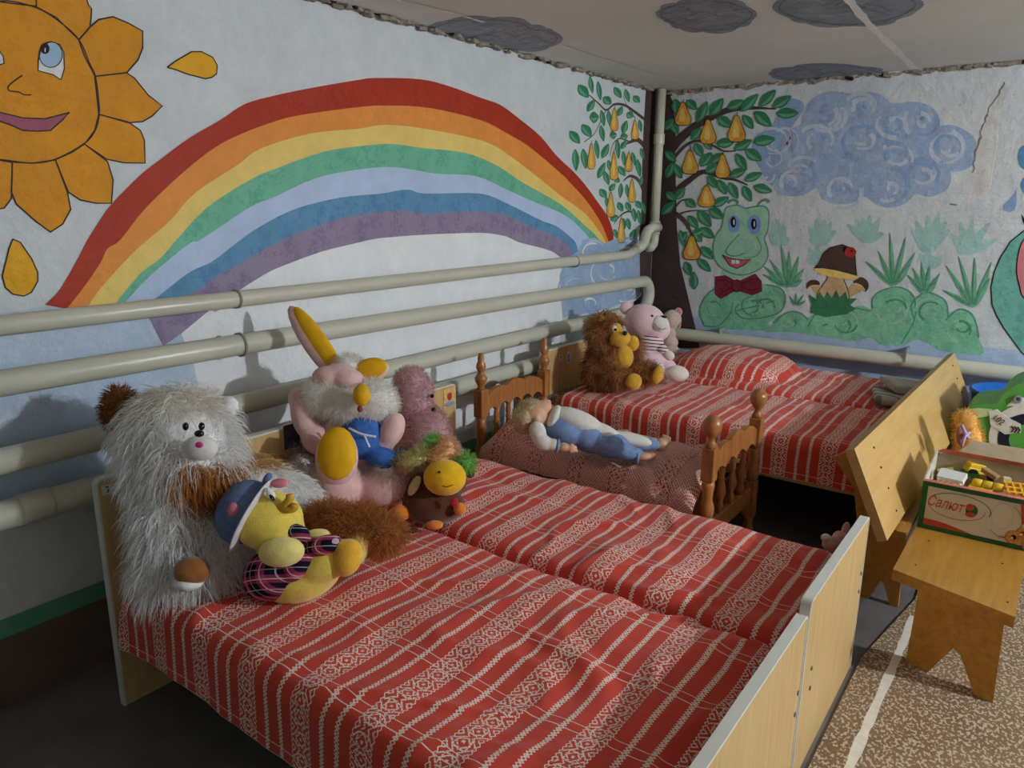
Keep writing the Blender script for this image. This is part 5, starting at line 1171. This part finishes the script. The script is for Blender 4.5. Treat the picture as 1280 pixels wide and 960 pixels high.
bt = thing('blue_tub', on(1230, 505, 1, 4.05), 'blue plastic tub rim behind the green play car', 'tub')
q = on(1236, 512, 1, 4.08); MB().lathe([(.13, 0), (.145, .02), (.175, .19), (.185, .20), (.185, .215), (.168, .215), (.155, .05), (.0, .045)], (q.x+.09, 4.12, ST+.001), None, 28).build('tub_body', car_b, bt)
T = Toy('toy_plush', 'orange plush toy with a lilac bow, behind the biscuit box', 'soft toy', (1205, 575), ax=1, val=3.20)
ob, V, Fc = T.part('body', [(1207, 526, .0, 13, 13, 13), (1210, 548, .0, 15, 20, 15), (1208, 572, .0, 15, 16, 15)], plush('plush_apricot', rgb(236, 180, 96)), .006); fur(T.root, V, Fc, 1500, .02, .0016, lambda p: c3(238, 186, 104), .2, 1, 51)
lil = plain('ribbon_lilac', rgb(190, 160, 200), .6); T.cord('bow', [(1202, 531, .08), (1206, 540, .09), (1211, 548, .08)], .006, lil); T.cord('bow', [(1212, 541, .08), (1206, 546, .09), (1202, 558, .08)], .006, lil)
T.part('bib', [(1201, 545, .055, 6, 12, 5)], plush('plush_mauve', rgb(170, 116, 110)))

# ------------------------------------------------------------------ folded cloths on the beds
lin_m = plain('linen_grey', rgb(190, 186, 174), .9, .1, .12, 50, .4, 120)
m, t, b = newmat('linen_striped', .9, .1)
g = t.node('ShaderNodeTexCoord').outputs['Object']; sx = t.node('ShaderNodeSeparateXYZ'); t.l.new(g, sx.inputs[0]); fr = t.m('FRACT', t.m('DIVIDE', t.m('ADD', sx.outputs[1], t.m('MULTIPLY', sx.outputs[0], .4)), .07))
t.l.new(t.mix(t.m('LESS_THAN', fr, .4), rgb(206, 200, 190), rgb(150, 142, 138)), b.inputs['Base Color']); lstr = m
def folded(par, name, c, sz, yaw, mat, n=26, seed=0, fold=.012, tilt=0):
    "a folded cloth: front edge rolled, top slightly rumpled"
    R_ = Matrix.Rotation(yaw, 3, 'Z') @ Matrix.Rotation(tilt, 3, 'Y'); V = []; Fc = []; ring_ = []
    for i in range(9): a = -pi/2-pi*i/8; ring_.append((-sz[0]/2+fold*.5+fold*cos(a)*1.0, sz[2]/2*sin(a)*-1))
    prof = [(sz[0]/2, -sz[2]/2)]+[(-sz[0]/2+sz[2]/2*cos(a), sz[2]/2*sin(a)) for a in [-pi/2-pi*i/8 for i in range(9)]]+[(sz[0]/2*k, sz[2]/2) for k in (-.5, 0, .5, 1.0)]
    mm = len(prof)
    for j in range(n+1):
        y = sz[1]*(j/n-.5)
        for (x, z) in prof:
            up = .5+z/sz[2]; dz = up*(.008*noise.noise(Vector((x*14, y*11, seed)))+.012*noise.noise(Vector((x*5, y*6, seed+4))))
            V.append(Vector(c)+R_ @ Vector((x, y, z+dz)))
    for j in range(n):
        for k in range(mm-1): Fc.append((j*mm+k, (j+1)*mm+k, (j+1)*mm+k+1, j*mm+k+1))
    Fc.append(tuple(range(mm))); Fc.append(tuple(n*mm+k for k in range(mm-1, -1, -1)))
    return MB().add(V, Fc).build(name, mat, par, True)
q = on(1112, 500, 2, .475)
fc = thing('folded_cloth', q, 'grey folded linen lying on the bed by the tipped bench', 'cloth')
folded(fc, 'lower_fold', (q.x+.035, q.y+.06, .483), (.20, .26, .032), .25, lstr, seed=2); folded(fc, 'upper_fold', (q.x+.055, q.y+.13, .520), (.17, .24, .034), .45, lin_m, seed=6, tilt=.12)
# crumpled rag by the foot of the second bed
T = Toy('toy_rag', 'faded pink rag toy crumpled beside the footboard', 'soft toy', (1046, 690), .40)
rg = plush('plush_faded', rgb(196, 150, 140), .2); T.part('body', [(1040, 680, .0, 12, 10, 12), (1050, 672, -.02, 9, 9, 10), (1046, 688, .0, 9, 7, 10)], rg, .005); T.part('arm', [(1057, 662, -.05, 4.5, 10, 5, 15)], rg); T.part('ear', [(1032, 672, .01, 6, 5, 3)], plush('plush_faded_pale', rgb(206, 196, 180)))
# ------------------------------------------------------------------ lamp outside the frame on the right; fill light added behind the camera
def bulb_mat(name, power, r):
    m = bpy.data.materials.new(name); m.use_nodes = True; b = m.node_tree.nodes['Principled BSDF']
    b.inputs['Base Color'].default_value = (1, 1, 1, 1); b.inputs['Emission Color'].default_value = (.91, 1.0, 1.05, 1)
    b.inputs['Emission Strength'].default_value = power/(4*pi*pi*r*r); return m
sock = plain('socket_black', rgb(40, 38, 36), .4)
for loc, pw, lab in ((LAMP1, POWER1, 'bare bulb hanging on a cord by the right wall'), (FILL_LIGHT, FILL_POWER, 'fill light added as a hanging bulb towards the front wall')):
    x, y, z = loc; r = .05
    lp = thing('lamp_or_fill', (x, y, ZC-.001), lab, 'lamp')
    MB().ell((x, y, z), (r, r, r*1.1)).build('bulb', bulb_mat('bulb_glow', pw, r), lp)
    MB().lathe([(.012, z+r*1.0), (.018, z+r*1.05), (.019, z+r*1.9), (.010, z+r*2.2), (.003, z+r*2.3)], (x, y, 0)).build('socket', sock, lp)
    MB().tube([(x, y, z+r*2.2), (x, y, ZC-.012)], .003, 8).build('cord', sock, lp)
    MB().lathe([(.035, ZC-.016), (.04, ZC-.004), (.04, ZC-.001)], (x, y, 0)).build('ceiling_rose', sock, lp)
